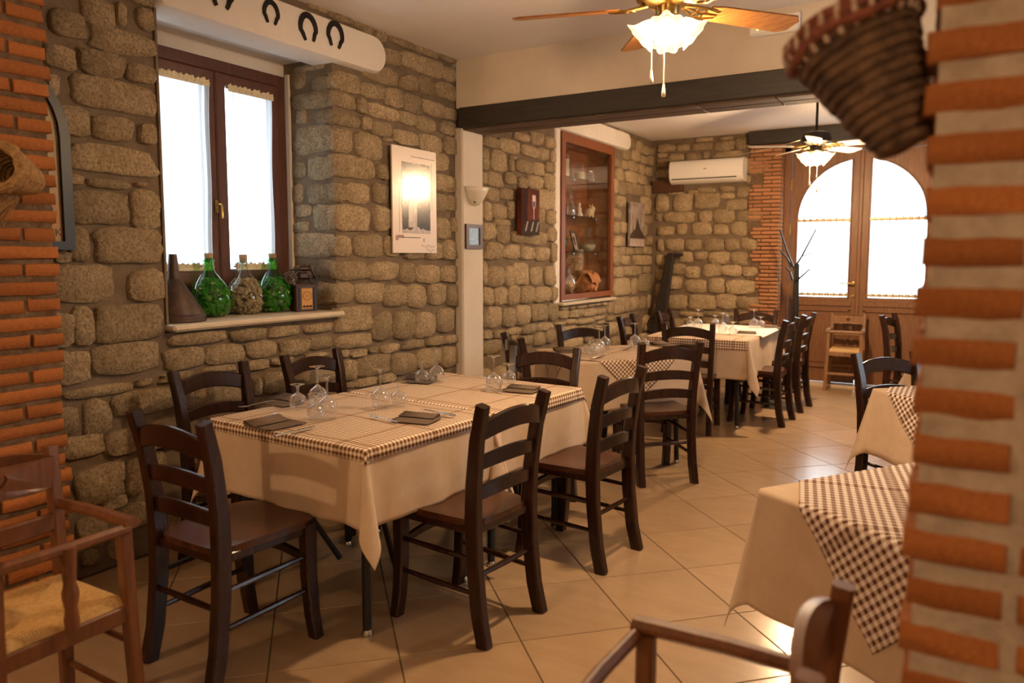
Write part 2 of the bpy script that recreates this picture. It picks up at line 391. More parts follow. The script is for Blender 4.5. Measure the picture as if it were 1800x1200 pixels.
# ---- floor: mortar bed and diagonal tiles
struct('floor', MB().box(((XR+W)/2, (9.4+YF)/2, -.06), (XR-W+.9, 9.4-YF, .115)), M_GROUT)
FLOOR = bpy.data.objects['floor']
def clip(poly, x0, x1, y0, y1):
    for ax, val, sg in ((0, x0, 1), (0, x1, -1), (1, y0, 1), (1, y1, -1)):
        out = []
        for i in range(len(poly)):
            p, q = poly[i], poly[(i+1) % len(poly)]; dp = sg*(p[ax]-val); dq = sg*(q[ax]-val)
            if dp >= 0: out.append(p)
            if dp*dq < 0:
                t = dp/(dp-dq); out.append((p[0]+(q[0]-p[0])*t, p[1]+(q[1]-p[1])*t))
        poly = out
        if len(poly) < 3: return []
    return poly
TS = .453; e1 = (math.sqrt(.5), -math.sqrt(.5)); e2 = (math.sqrt(.5), math.sqrt(.5)); T0 = (-1.363, 3.002)
for i in range(-22, 22):
    for j in range(-22, 22):
        g = .0055
        q = [(T0[0]+TS*((i+a)*e1[0]+(j+b)*e2[0]), T0[1]+TS*((i+a)*e1[1]+(j+b)*e2[1])) for a, b in ((g, g), (1-g, g), (1-g, 1-g), (g, 1-g))]
        c = (sum(p[0] for p in q)/4, sum(p[1] for p in q)/4)
        if c[0] > 1.75 or c[1] < .35: continue
        p = clip(q, W+.005, XR, YF, 9.12)
        if len(p) < 3: continue
        cx, cy = sum(a for a, b in p)/len(p), sum(b for a, b in p)/len(p); k = len(p); mb = MB()
        ins = [(a+(cx-a)*.006, b+(cy-b)*.006) for a, b in p]
        mb.add([(a, b, -.012) for a, b in p]+[(a, b, -.0015) for a, b in p]+[(a, b, 0) for a, b in ins],
               [tuple(range(2*k, 3*k))]+[(n, (n+1) % k, k+(n+1) % k, k+n) for n in range(k)]+[(k+n, k+(n+1) % k, 2*k+(n+1) % k, 2*k+n) for n in range(k)])
        obj('tile', mb, M_TILE, FLOOR, smooth=False)
# ---- plain shell
struct('ceiling', MB().box(((XR+W)/2, (BY0+YF)/2, CF+.06), (XR-W+.6, BY0-YF, .12)), M_CEIL)
struct('ceiling', MB().box(((XR+W)/2, (BY1+9.3)/2, CB+.06), (XR-W+.6, 9.3-BY1+.02, .12)), M_CEIL)
struct('wall_right', MB().box((XR+.1, .9, 1.45), (.2, 5.4, 2.9)).box((XR+.1, 7.2, 1.45), (.2, 4.4, 2.9)).box((XR+.1, 4.3, .5), (.2, 1.4, 1.0)).box((XR+.1, 4.3, 2.6), (.2, 1.4, .6)), M_PLASTER)
WIN2 = link('window_2', None, None); WIN2['kind'] = 'structure'
w2 = MB()
for y in (3.63, 4.30, 4.97): w2.box((XR+.10, y, 1.65), (.06, .06, 1.3), .005)
for z in (1.03, 2.27): w2.box((XR+.10, 4.3, z), (.056, 1.4, .06), .005)
obj('window_frame', w2, M_WIN, WIN2, smooth=False)
obj('pane', MB().box((XR+.10, 4.3, 1.65), (.005, 1.34, 1.2)), M_PANE, WIN2, smooth=False)
struct('wall_front', MB().box(((XR+W)/2, YF-.06, 1.45), (XR-W+.5, .12, 2.9)), M_PLASTER)
MW = W-.022                                      # mortar face lies behind the stone faces
def slab_left(mb, y0, y1, z0, z1, t=.47): mb.box((MW-t/2, (y0+y1)/2, (z0+z1)/2), (t, y1-y0, z1-z0))
mb = MB(); slab_left(mb, YF, WY0, 0, CF); slab_left(mb, WY1, BY1, 0, CF); slab_left(mb, WY0, WY1, 0, WZ0); slab_left(mb, WY0, WY1, WZ1, CF)
WALL_L = struct('wall_left', mb, M_MORTAR)
mb = MB(); slab_left(mb, BY1, NY0, 0, CB); slab_left(mb, NY1, 9.25, 0, CB); slab_left(mb, NY0, NY1, 0, NZ0-.03); slab_left(mb, NY0, NY1, NZ1, CB)
WALL_L2 = struct('wall_left', mb, M_MORTAR)
MY = YB+.022; DX0, DX1 = -1.80, -.20
mb = MB().box(((W+DX0)/2-.1, MY+.14, CB/2), (DX0-W+.2, .28, CB)).box(((DX1+XR)/2, MY+.14, CB/2), (XR-DX1, .28, CB)).box(((DX0+DX1)/2, MY+.14, 2.76), (DX1-DX0, .28, .2))
WALL_B = struct('wall_back', mb, M_MORTAR)
mb = MB().box(((-1.3+XR)/2+(-1.0), (BY0+BY1)/2, (2.535+CF)/2), (XR-W+.02, BY1-BY0, CF-2.535))
mb = MB().box(((XR+W)/2, (BY0+BY1)/2, (2.535+CF+.06)/2), (XR-W, BY1-BY0, CF+.06-2.535))
struct('wall_header', mb, M_PLASTER)
struct('pilaster_wall', MB().box((W+.012, (BY0+BY1)/2, 1.2), (.080, BY1-BY0-.004, 2.40), .012), M_PLASTER)
# beam under the header, its weathered underside boards
BM = struct('beam', MB().box(((XR+W)/2+.01, (BY0+BY1)/2-.006, 2.462), (XR-W-.04, BY1-BY0+.03, .148), .006), M_BEAM)
x = W+.03
for k in range(9):
    l = rnd.uniform(.45, .85); l = min(l, XR-x-.02)
    if l < .1: break
    for (y, d) in ((BY0+.075, .125), (BY0+.215, .125)):
        obj('plank', MB().box((x+l/2-.003, y, 2.382), (l-.006, d, .014), .003), M_BEAMU, BM, smooth=False)
    x += l
struct('beam', MB().box((.07, 8.99, 2.765), (4.45, .30, .145), .006), M_BEAM)

# ---- rough stones: (centre x, centre y, width, height) read off each wall, turned into real sizes on its plane
STONES_L = """122 41 62 45,175 20 57 48,216 25 16 38,257 34 28 38,217 74 116 42,107 100 52 38,182 113 76 46,249 130 49 32,203 167 143 52,95 149 21 36,122 211 76 50,199 226 71 42,262 235 29 34,201 281 150 46,250 0 44 14,121 283 10 24,
134 315 28 17,192 323 75 15,250 324 20 7,173 365 104 58,257 369 49 70,142 428 34 62,112 452 30 18,226 431 116 62,146 498 109 66,258 502 60 54,105 580 52 64,147 573 36 66,228 567 118 62,223 629 112 54,130 645 58 58,178 687 115 18,255 672 28 12,174 732 46 62,116 740 44 46,258 705 106 40,359 700 62 34,148 785 74 38,215 778 54 44,275 775 60 28,178 850 82 64,241 838 32 62,282 825 26 62,165 925 50 36,208 967 26 28,160 980 26 24,240 905 40 40,205 882 40 22,
352 593 97 21,438 588 60 20,501 582 50 18,561 576 46 15,323 630 72 36,397 622 65 34,460 614 52 28,520 610 50 26,566 602 38 22,313 662 58 14,386 649 58 12,450 642 48 16,497 634 38 12,413 693 42 26,455 680 14 30,486 672 40 36,560 662 60 22,335 728 26 12,420 712 40 12,
611 145 49 34,607 176 40 26,637 185 17 28,610 210 47 24,645 217 16 22,603 247 33 42,648 258 46 44,623 294 71 38,673 303 18 26,672 130 56 30,657 160 39 25,674 197 51 24,672 226 36 24,687 100 40 26,745 113 70 30,707 72 42 18,754 91 38 14,787 103 28 10,649 53 18 20,671 63 18 18,720 146 31 26,752 151 28 32,785 160 33 30,792 131 19 25,693 172 28 32,727 182 33 32,764 191 36 26,717 208 31 22,750 217 34 26,715 242 42 24,759 252 37 30,788 225 26 22,792 200 24 20,794 256 24 30,776 285 28 30,683 245 18 7,
597 338 18 34,630 340 45 34,671 340 26 34,620 384 61 45,673 384 28 42,605 432 29 35,650 431 50 40,621 475 56 34,676 476 49 32,606 515 31 35,651 515 48 36,623 560 64 42,783 321 42 28,776 356 26 28,797 357 16 26,777 401 29 34,801 395 11 24,763 441 25 30,790 439 29 34,731 448 34 14,691 433 26 34,717 479 26 33,752 482 40 32,790 481 30 29,697 520 39 36,734 521 31 40,770 517 28 37,797 519 21 36,
673 573 33 48,712 572 37 46,749 571 35 42,785 563 29 40,625 599 60 23,687 612 33 14,727 605 38 14,767 599 30 15,795 596 19 15,631 621 28 12,656 614 15 9,658 642 56 36,711 639 44 36,756 629 42 32,793 626 28 34,617 650 22 36,646 671 36 14,618 676 15 9,560 624 40 7,607 621 14 11,683 664 30 14,600 30 40 14,560 12 34 12,632 44 22 14"""
STONES_REVEAL = """544 119 52 11,524 141 25 28,567 145 40 24,552 176 70 30,531 205 17 25,572 205 31 24,553 245 68 48,566 294 45 40,528 299 24 26,566 340 46 36,524 340 20 32,534 371 28 20,570 383 38 44,530 399 28 18,553 431 74 41,575 473 34 33,533 478 34 24,570 514 40 38"""
STONES_L2 = """863 250 26 18,896 256 38 24,918 241 26 14,946 244 23 22,968 250 18 20,932 266 28 20,956 270 20 21,973 275 9 20,854 280 11 36,878 282 27 36,900 291 9 20,903 277 10 7,922 293 30 21,948 297 19 21,969 294 17 18,852 312 8 20,870 315 28 25,898 314 20 20,920 321 16 20,942 320 27 22,967 320 18 27,866 341 25 23,891 341 24 20,961 350 32 32,857 371 15 34,879 372 25 26,899 369 13 30,949 379 21 28,970 381 16 25,883 391 28 10,860 407 23 30,886 410 22 34,912 417 24 20,945 419 36 22,971 412 16 24,870 441 29 29,901 442 28 24,928 444 23 23,954 446 24 24,974 444 10 33,853 481 7 40,872 485 29 35,896 485 16 34,917 482 25 38,944 485 20 30,968 485 20 33,859 520 18 30,880 521 21 31,903 519 21 33,928 518 23 29,955 518 27 26,975 517 10 24,853 561 6 30,870 558 26 36,896 558 22 32,920 553 25 33,949 549 28 30,973 548 17 28,858 588 14 14,881 587 26 13,906 582 22 13,932 578 25 16,960 574 29 13,867 610 30 24,926 598 25 16,950 595 19 24,969 591 18 22,905 594 12 10,
993 541 15 7,1007 540 10 7,1024 538 18 6,1041 536 13 5,1053 534 10 6,1064 533 9 5,993 552 18 13,1015 550 24 13,1039 549 21 12,1058 547 15 11,986 569 17 6,1006 565 17 9,1030 564 28 9,1054 558 20 6,1058 566 12 6,1075 559 14 7,1000 578 28 9,1023 575 13 6,1074 540 8 20,1077 578 20 22,1009 602 32 14,1084 600 15 16,
1094 236 13 14,1082 233 10 10,1110 251 15 17,1125 257 10 18,1136 264 12 14,1148 267 9 12,1103 272 13 17,1119 273 14 19,1133 281 10 14,1144 282 11 16,1085 286 10 14,1099 290 11 14,1114 292 18 17,1130 298 10 17,1141 301 11 14,1091 306 12 22,1111 311 20 20,1130 316 16 16,1084 327 10 23,1096 331 12 23,1118 333 30 20,1141 336 14 22,1093 354 14 19,1137 360 16 28,1086 376 13 18,1140 387 16 16,1085 400 11 20,1097 400 10 20,1090 424 17 18,1134 404 9 20,1144 423 12 15,1085 451 12 31,1096 441 9 13,1108 441 13 13,1124 441 15 13,1141 440 16 13,1100 457 15 16,1132 457 32 17,1090 478 16 18,1115 476 29 16,1138 474 10 12,1094 504 26 30,1117 504 10 28,1136 497 22 30,1095 536 28 27,1117 533 14 24,1133 532 11 22,1145 530 9 24,1105 554 40 7,1138 568 11 26,1108 582 26 18"""
STONES_B = """1171 260 31 14,1200 259 22 12,1234 257 34 13,1274 256 35 16,1303 252 22 20,1237 245 30 7,1277 243 22 6,1164 273 18 8,1188 276 28 14,1219 275 29 14,1241 273 10 12,1280 271 50 11,1163 286 20 14,1167 305 28 14,1331 291 38 26,1316 315 8 14,1188 338 28 7,1217 338 17 7,1242 334 32 9,1278 332 26 10,1306 337 22 17,1278 344 24 10,1163 357 23 28,1200 356 31 30,1243 352 43 26,1294 360 36 18,1158 382 11 13,1194 382 53 18,1240 380 23 20,1272 380 35 24,1318 380 46 18,1170 406 29 16,1198 403 17 19,1233 402 33 22,1267 403 26 18,1298 402 28 24,1185 430 33 20,1218 430 28 18,1255 430 34 20,1287 430 26 20,1317 428 28 23,1161 431 11 20,1206 452 22 18,1231 449 22 15,1264 453 36 20,1300 454 29 24,1190 473 28 18,1217 478 26 20,1251 475 31 22,1285 476 35 20,1318 477 26 16,1185 497 24 22,1223 503 36 23,1259 502 27 26,1302 505 52 24,1189 531 35 25,1234 531 46 25,1276 530 34 25,1320 532 46 22,1215 552 40 8,1263 552 52 8,1320 552 44 8,1215 564 28 10,1251 564 32 9,1309 565 26 9,1160 457 14 18,1159 482 13 18,1158 510 13 22,1156 545 14 24"""
def stone_mesh(wd, ht, prot, rn, big):
    n = 20 if big else 14; pw = rn.uniform(4.5, 9.0); wd *= 1.05; ht *= 1.06; cuts = [(rn.uniform(0, 6.28), rn.uniform(.0, .13)) for _ in range(2)]; a, b = wd/2, ht/2; ph = rn.uniform(0, 6.28); ph2 = rn.uniform(0, 6.28)
    ring = []
    for k in range(n):
        t = 2*PI*(k+.5)/n; c, s_ = math.cos(t), math.sin(t)
        q = (abs(c)**pw + abs(s_)**pw)**(-1/pw)
        q *= 1 + rn.uniform(-.055, .055) + .025*math.sin(2*t+ph) + .03*math.sin(3*t+ph2) - sum(a_*max(0, math.cos(t-b_))**6 for b_, a_ in cuts)
        ring.append((a*q*c, b*q*s_))
    dx, dz = rn.uniform(-.12, .12)*a, rn.uniform(-.12, .12)*b; tilt = rn.uniform(-.12, .12); vs = []; fs = []
    lv = [(1.01, -.030), (1.0, prot*.45), (.945, prot*.93)]+([(.60, prot*1.06)] if big else [])
    for sc, d in lv:
        for (u, v) in ring:
            j = rn.uniform(-.09, .09)*prot if sc < 1 else 0
            vs.append((u*sc, v*sc, d+j+(tilt*prot*v/b if sc < 1 else 0)))
    m = len(lv)
    for i in range(m-1):
        for k in range(n): fs.append((i*n+k, i*n+(k+1) % n, (i+1)*n+(k+1) % n, (i+1)*n+k))
    vs.append((dx, dz, prot*rn.uniform(.95, 1.2)))
    for k in range(n): fs.append(((m-1)*n+k, (m-1)*n+(k+1) % n, m*n))
    return vs, fs
def stones(text, plane, parent, seed, extra=(), keepout=(), prot=.026, zmin=0.0, region=None, rowh=.19):
    rn = random.Random(seed); rects = []
    for t in text.replace('\n', '').split(','):
        cx, cy, pw, ph = map(float, t.split())
        f = plane['hit']; c = f(cx, cy); l, r_ = f(cx-pw/2, cy+plane['slope'](cx, cy)*(-pw/2)), f(cx+pw/2, cy+plane['slope'](cx, cy)*pw/2)
        up_, dn = f(cx, cy-ph/2), f(cx, cy+ph/2); ax = plane['ax']
        rects.append((((l[ax]+r_[ax])/2), c[2], abs(r_[ax]-l[ax]), up_[2]-dn[2]))
    traced = len(rects)
    if region:
        u0, u1, z0, z1 = region; z = z0
        while z < z1-.08:
            hh = min(rn.uniform(rowh*.8, rowh*1.2), z1-z); u = u0+rn.uniform(-.1, 0)
            while u < u1:
                wd = rn.uniform(.18, .40); a0, a1 = max(u, u0), min(u+wd, u1); u += wd
                if a1-a0 < .07: continue
                c = ((a0+a1)/2, z+hh/2, a1-a0-.03, hh-.03)
                bad = any(abs(c[0]-q[0]) < (c[2]+q[2])/2-.012 and abs(c[1]-q[1]) < (c[3]+q[3])/2-.012 for q in rects[:traced]) or \
                    any(abs(c[0]-q[0]) < (c[2]+q[2])/2 and abs(c[1]-q[1]) < (c[3]+q[3])/2 for q in keepout)
                if not bad: rects.append(c)
            z += hh
    for k, (u, z, wd, ht) in enumerate(rects):
        if z-ht/2 < zmin: ht = max(.05, ht-(zmin-(z-ht/2))); 
        big = wd*ht > .045
        vs, fs = stone_mesh(wd, ht, prot*rn.uniform(.75, 1.25), rn, big)
        mb = MB(); mb.add([plane['map'](u+a, z+b, d) for a, b, d in vs], fs)
        obj('stone', mb, M_STONE, parent, smooth=True, ang=75)
pl_left = dict(hit=lambda x, y: onx(x, y, W), ax=1, slope=lambda x, y: (452-y)/(1695.9-x), map=lambda u, z, d: (MW+d, u, z))
REV_Y = WY1
pl_rev = dict(hit=lambda x, y: ony(x, y, REV_Y), ax=0, slope=lambda x, y: (y-452)/(x+1357.7), map=lambda u, z, d: (u, REV_Y+.006-d*.6, z))
pl_back = dict(hit=lambda x, y: ony(x, y, YB), ax=0, slope=lambda x, y: (y-452)/(x+1357.7), map=lambda u, z, d: (u, MY-d, z))
WIN_KEEP = ((2.9, 1.85, 1.24, 1.66),)
stones(STONES_L, pl_left, WALL_L, 11, keepout=((2.9, 1.86, 1.28, 1.62), (3.1, 2.72, 1.75, .28)), region=(1.9, 4.77, 0.0, .95))
stones(STONES_REVEAL, pl_rev, WALL_L, 12, prot=.024)
stones(STONES_L2, pl_left, WALL_L2, 13, region=(5.08, 8.94, 0.0, .90))
stones(STONES_B, pl_back, WALL_B, 14, region=(W+.02, -1.95, 0.0, .92))

# plaster lintels with rounded right end over the window and over the display niche
def lintel(name, y0, y1, z0, z1, parent, label):
    mb = MB(); r_ = (z1-z0)/2*.92; zc = (z0+z1)/2; pts = [(y0, z1), (y0, z0+.02), (y0+.02, z0)]
    for k in range(13):
        a = -PI/2 + PI*k/12; pts.append((y1-r_+r_*math.cos(a)*1.0, zc+(z1-z0)/2*math.sin(a)))
    d0, d1 = W-.17, W+.022; n = len(pts); m_ = len(pts)
    ins = [(a+(((y0+y1)/2)-a)*.012, b+(zc-b)*.13) for a, b in pts]
    vs = [(d0, a, b) for a, b in pts]+[(d1-.03, a, b) for a, b in pts]+[(d1, a, b) for a, b in ins]
    fs = [(i, (i+1) % n, n+(i+1) % n, n+i) for i in range(n)]+[(n+i, n+(i+1) % n, 2*n+(i+1) % n, 2*n+i) for i in range(n)]+[tuple(range(2*n, 3*n))]
    mb.add(vs, fs); o = obj(name, mb, M_WHITEPL, parent, ang=60); o['kind'] = 'structure'; o['label'] = label; return o
lintel('trim_1', 2.325, 3.955, 2.60, 2.845, None, 'white plaster lintel with rounded end over the deep window')
lintel('trim_2', 6.37, 8.19, 2.62, 2.815, None, 'white plaster lintel with rounded end over the display niche')
struct('trim_3', MB().box((W-.02, 6.435, (NZ0+NZ1)/2+.02), (.045, .105, NZ1-NZ0+.04), .012), M_WHITEPL, label='narrow white plaster strip left of the display niche')
struct('trim_4', MB().box((-3.77, 2.90, 2.60), (.03, 1.2, .10)), M_WHITEPL, label='plaster panel above the window frame')
struct('trim_8', MB().box((-3.62, 2.905, 2.648), (.33, 1.19, .02)), M_WHITEPL, label='plaster soffit above the window')
struct('trim_5', MB().box((-3.55, 2.318, 1.85), (.44, .012, 1.5)), M_MORTAR)
struct('trim_6', MB().box((-3.714, 3.488, 1.82), (.028, .018, 1.50)), M_WHITEPL, label='thin plaster edge beside the window frame')
mb = MB().box((-3.525, 2.910, 1.083), (.50, 1.19, .034), .012)
SILL = struct('sill', mb, M_STRIP, label='pale marble window sill under the window')

# ---- window with two sashes and curtains
WX = -3.76
WIN = struct('window_1', MB(), M_WIN) if False else link('window_1', None, None)
WIN['kind'] = 'structure'
YC, YO0, YO1, ZO0, ZO1 = 2.940, 2.40, 3.478, 1.10, 2.555
fr = MB()
for y in (YO0+.035, YO1-.035): fr.box((WX, y, (ZO0+ZO1)/2), (.07, .07, ZO1-ZO0), .006)
fr.box((WX, YC, ZO1-.035), (.066, YO1-YO0-.12, .07), .006).box((WX, YC, ZO0+.03), (.066, YO1-YO0-.12, .06), .006)
obj('window_frame', fr, M_WIN, WIN, smooth=False)
for s_ in (-1, 1):
    y0, y1 = (YO0+.072, YC-.002) if s_ < 0 else (YC+.002, YO1-.072); z0, z1 = ZO0+.062, ZO1-.072; t = .072; X = WX+.022
    sm = MB()
    for y in (y0+t/2, y1-t/2): sm.box((X, y, (z0+z1)/2), (.055, t, z1-z0), .008)
    sm.box((X, (y0+y1)/2, z1-t/2), (.053, y1-y0-.01, t), .008).box((X, (y0+y1)/2, z0+.10), (.053, y1-y0-.01, .20), .008)
    sa = obj('sash', sm, M_WIN, WIN, smooth=False)
    obj('pane', MB().box((X-.012, (y0+y1)/2, (z0+.20+z1-t)/2), (.005, y1-y0-2*t+.01, z1-z0-t-.19)), M_PANE, sa, smooth=False)
hd = MB().box((WX+.056, YC-.02, 1.72), (.012, .022, .075), .004).tube([(WX+.06, YC-.02, 1.73), (WX+.10, YC-.02, 1.73), (WX+.105, YC-.02, 1.72), (WX+.105, YC-.02, 1.65)], .007)
obj('window_handle', hd, M_BRASS, WIN)
def curtain(y0, y1, z0, z1, label, seed, wtop=1.0, wbot=.93):
    cu = thing('curtain', label, 'curtain', (WX+.068, (y0+y1)/2, z0)); rn = random.Random(seed); ph = [rn.uniform(0, 6.28) for _ in range(4)]
    wd, hh = y1-y0, z1-z0
    def f(u, v):
        pinch = wbot+(wtop-wbot)*v; a = .010*math.sin(u*44+ph[0]+math.sin(v*3+ph[1])*.6)+.005*math.sin(u*95+ph[2])
        return (a*(.6+.6*abs(v-.5)), (u-.5)*wd*pinch + .004*math.sin(v*9+ph[3]), v*hh)
    obj('panel', MB().grid(64, 20, f), M_VOILE, cu, fix=False)
    for v0, z in ((1, hh), (0, 0)):
        k = wtop if v0 else wbot
        fr_ = MB().grid(60, 5, lambda u, v: (.014*math.sin(u*90+ph[0])*.5*(v-.2)+.010, (u-.5)*wd*k*1.02, z+(v-.5)*.040+.005*v*math.sin(u*61+ph[1])+.003*v*math.sin(u*23)))
        obj('ruffle', fr_, M_LACE, cu, fix=False)
        obj('rod', MB().tube([(.004, -wd*k/2-.012, z), (.004, wd*k/2+.012, z)], .005), M_BRASS, cu)
    return cu
curtain(2.535, 2.880, 1.375, 2.400, 'sheer white curtain on the left sash, behind the tin funnel', 3)
curtain(3.012, 3.340, 1.375, 2.400, 'sheer white curtain on the right sash, next to the stone reveal', 5)

# ---- brick pillars and quoin
def brick_mesh(name, m, seed):
    rn = random.Random(seed); mb = MB().box((0, 0, 0), (1, 1, 1)); mb = MB()
    n = [(-.5, -.5), (-.17, -.5), (.17, -.5), (.5, -.5), (.5, .5), (.17, .5), (-.17, .5), (-.5, .5)]
    j = lambda a: rn.uniform(-a, a)
    out = [(x+j(.012), y*.97+j(.05)) for x, y in n]; k = 8
    ins = [(x*.965+j(.01), y*.82+j(.05)) for x, y in out]
    vs = [(x, .5, z) for x, z in out]+[(x, -.44, z) for x, z in out]+[(x, -.5+j(.02), z) for x, z in ins]
    fs = [(i, (i+1) % k, k+(i+1) % k, k+i) for i in range(k)]+[(k+i, k+(i+1) % k, 2*k+(i+1) % k, 2*k+i) for i in range(k)]+[tuple(range(2*k, 3*k)), tuple(range(k))[::-1]]
    return mb.add(vs, fs).mesh(name, m, True, 50)
BRK = [brick_mesh('brick', M_BRICK, s) for s in range(8)]; BRK2 = [brick_mesh('brick', M_BRICK2, s+20) for s in range(6)]
def brick(parent, lib, c, size, rz=0):
    o = link('brick', rnd.choice(lib), parent, c, rz); o.scale = size; return o
# right pillar, close to the camera
PR = struct('pillar_1', MB().box((.160, 1.352, 1.45), (.405, .290, 2.89)), M_PMORTAR, label='brick pillar at the right edge of the view')
CO = .0695; z = .0125
for k in range(41):
    zc = z+CO*(k+.5)
    if zc > 2.86: break
    off = rnd.uniform(-.006, .006)
    for x0, x1 in ((-.054, .068), (.083, .205), (.22, .365)):
        a = x0+(off if x0 < 0 else rnd.uniform(-.004, .004)); b = x1+rnd.uniform(-.003, .003)
        brick(PR, BRK, ((a+b)/2, 1.245+rnd.uniform(-.003, .003), zc), (b-a, .085, .0425+rnd.uniform(-.002, .003)))
    for y0, y1 in ((1.292, 1.50),):     # left face returns
        brick(PR, BRK, (-.012+off*.5, (y0+y1)/2, zc), (y1-y0, .085, .047), -PI/2)
# left pillar in front of the stone wall
PLX = -3.0
PLL = struct('pillar_2', MB().box((PLX-.112, .70, 1.45), (.20, 1.84, 2.89)), M_DMORTAR, label='long brick pier at the left edge, in front of the stone wall')
CO = .0672
for k in range(43):
    zc = .004+CO*(k+.5)
    if zc > 2.88: break
    y = 1.632+rnd.uniform(-.012, .012); first = True
    n = 0
    while y > .62 and n < 5:
        l = (.245 if k % 2 else .122) if first else .245
        l += rnd.uniform(-.012, .012); first = False; n += 1
        brick(PLL, BRK, (PLX-.047+rnd.uniform(-.004, .004), y-l/2, zc+rnd.uniform(-.002, .002)), (l, .09, .048+rnd.uniform(-.003, .003)), PI/2)
        y -= l+.012
# brick quoin left of the entrance door, toothed into the stone
QU = struct('pillar_3', MB().box((-1.985, YB+.125, 1.35), (.36, .245, 2.70)), M_DMORTAR, label='toothed brick quoin beside the entrance door')
CO = .0438
TOOTH = [(-2.02, .9, 1.05), (-2.06, 1.05, 1.19), (-2.02, 1.19, 1.36), (-2.13, 1.36, 1.50), (-2.05, 1.50, 1.63), (-2.13, 1.63, 1.76), (-2.02, 1.76, 1.84), (-2.155, 1.84, 2.21), (-2.0, 2.24, 2.38), (-2.155, 2.38, 2.7)]
nb = 0
for k in range(61):
    zc = .02+CO*(k+.5)
    if zc > 2.68: break
    x0 = next((t for t, a, b in TOOTH if a <= zc < b), -2.03 if (k//3) % 2 else -2.12)
    x = -1.806; first = True
    while x > x0+.03 and nb < 230:
        l = (.10 if k % 2 else .20) if first else .20
        first = False; l = min(l, x-x0); nb += 1
        brick(QU, BRK2, (x-l/2, YB-.002, zc), (l-.008, .05, CO-.010)); x -= l
    brick(QU, BRK2, (-1.822, YB+.118, zc), (.205, .045, CO-.010), PI/2)

# ---- entrance door: two leaves under one arch
DY = 9.16; DC, AR, SPR, GZ0, DTOP = -1.0, .655, 1.85, .985, 2.68
DOOR = link('door_1', None, None); DOOR['kind'] = 'structure'
df = MB().box((-1.765, DY, DTOP/2), (.07, .12, DTOP), .006).box((-.235, DY, DTOP/2), (.07, .12, DTOP), .006).box((DC, DY, DTOP-.04), (1.6, .12, .09), .006)
obj('door_frame', df, M_DOOR, DOOR, smooth=False)
for s_ in (-1, 1):
    xi, xo = DC+s_*.005, DC+s_*.725; gi, go = DC+s_*.095, DC+s_*AR
    T = lambda u, v, d: (u, DY+.0+d, v)
    outer = [(xi, .03), (xo, .03), (xo, DTOP-.09), (xi, DTOP-.09)]
    hole = [(gi, GZ0), (go, GZ0), (go, SPR)]
    a0 = math.acos(.095/AR)
    for k in range(1, 15):
        a = a0*k/14; hole.append((DC+s_*AR*math.cos(a), SPR+AR*math.sin(a)*1.0))
    leaf = obj('door_leaf', MB().prism(outer, T, -.025, .025, [hole]), M_DOOR, DOOR, smooth=False)
    gl = MB().prism(hole, T, .0, .005); obj('pane', gl, M_PANE, leaf, smooth=False)
    bead = MB().tube([(a, DY-.026, b) for a, b in hole], .011, 6, closed=True); obj('bead', bead, M_DOOR, leaf)
    pc, pw_ = (gi+go)/2, abs(go-gi)
    # raised lower panel with moulding
    pz0, pz1 = .20, .84
    fr_ = MB()
    for zz in (pz0, pz1): fr_.box((pc, DY-.032, zz), (pw_+.06, .022, .03), .008)
    for xx in (pc-pw_/2-.015, pc+pw_/2+.015): fr_.box((xx, DY-.032, (pz0+pz1)/2), (.03, .022, pz1-pz0+.03), .008)
    obj('moulding', fr_, M_DOOR, leaf, smooth=False)
    obj('panel', MB().box((pc, DY-.027, (pz0+pz1)/2), (pw_-.06, .016, pz1-pz0-.09), .014), M_DOOR, leaf, smooth=False)
    obj('rail', MB().box((pc, DY-.032, .915), (pw_+.08, .018, .055), .006), M_DOOR, leaf, smooth=False)
    for zz, nm in ((1.845, 'curtain_rod'), (1.02, 'lace_rod')):
        obj(nm, MB().tube([(gi, DY-.035, zz), (go, DY-.035, zz)], .006, 6), M_BRASS, leaf)
        rn = random.Random(int(zz*10)+s_)
        lc = MB().grid(60, 3, lambda u, v: (gi+(go-gi)*u, DY-.036+.006*math.sin(u*60), zz-.012+(v-.3)*.035*(1+.6*math.sin(u*83+s_)*math.sin(u*31))))
        obj('lace_edge', lc, M_LACE, leaf, fix=False)
    for zz in (.55, 1.05, 1.75, 2.25):
        obj('hinge', MB().tube([(DC+s_*.728, DY-.04, zz-.06), (DC+s_*.728, DY-.04, zz+.06)], .009, 8), M_BRASS, leaf)
obj('meeting_strip', MB().box((DC, DY-.012, 1.33), (.045, .05, 2.52), .008), M_DOOR, DOOR, smooth=False)
hd = MB().lathe([(.0, 0), (.024, 0), (.024, .008), (.012, .012), (.011, .05), (0, .05)], 14, (DC-.045, DY-.028, 1.14), Matrix.Rotation(PI/2, 3, 'X')).tube([(DC-.045, DY-.075, 1.14), (DC-.10, DY-.078, 1.143), (DC-.175, DY-.072, 1.146)], [.010, .009, .007])
hd.lathe([(0, 0), (.021, 0), (.019, .008), (0, .009)], 14, (DC-.045, DY-.026, 1.00), Matrix.Rotation(PI/2, 3, 'X'))
obj('door_handle', hd, M_BRASS, DOOR)
struct('threshold_trim', MB().box((DC, 9.08, .008), (1.6, .2, .03), .004), M_STRIP)
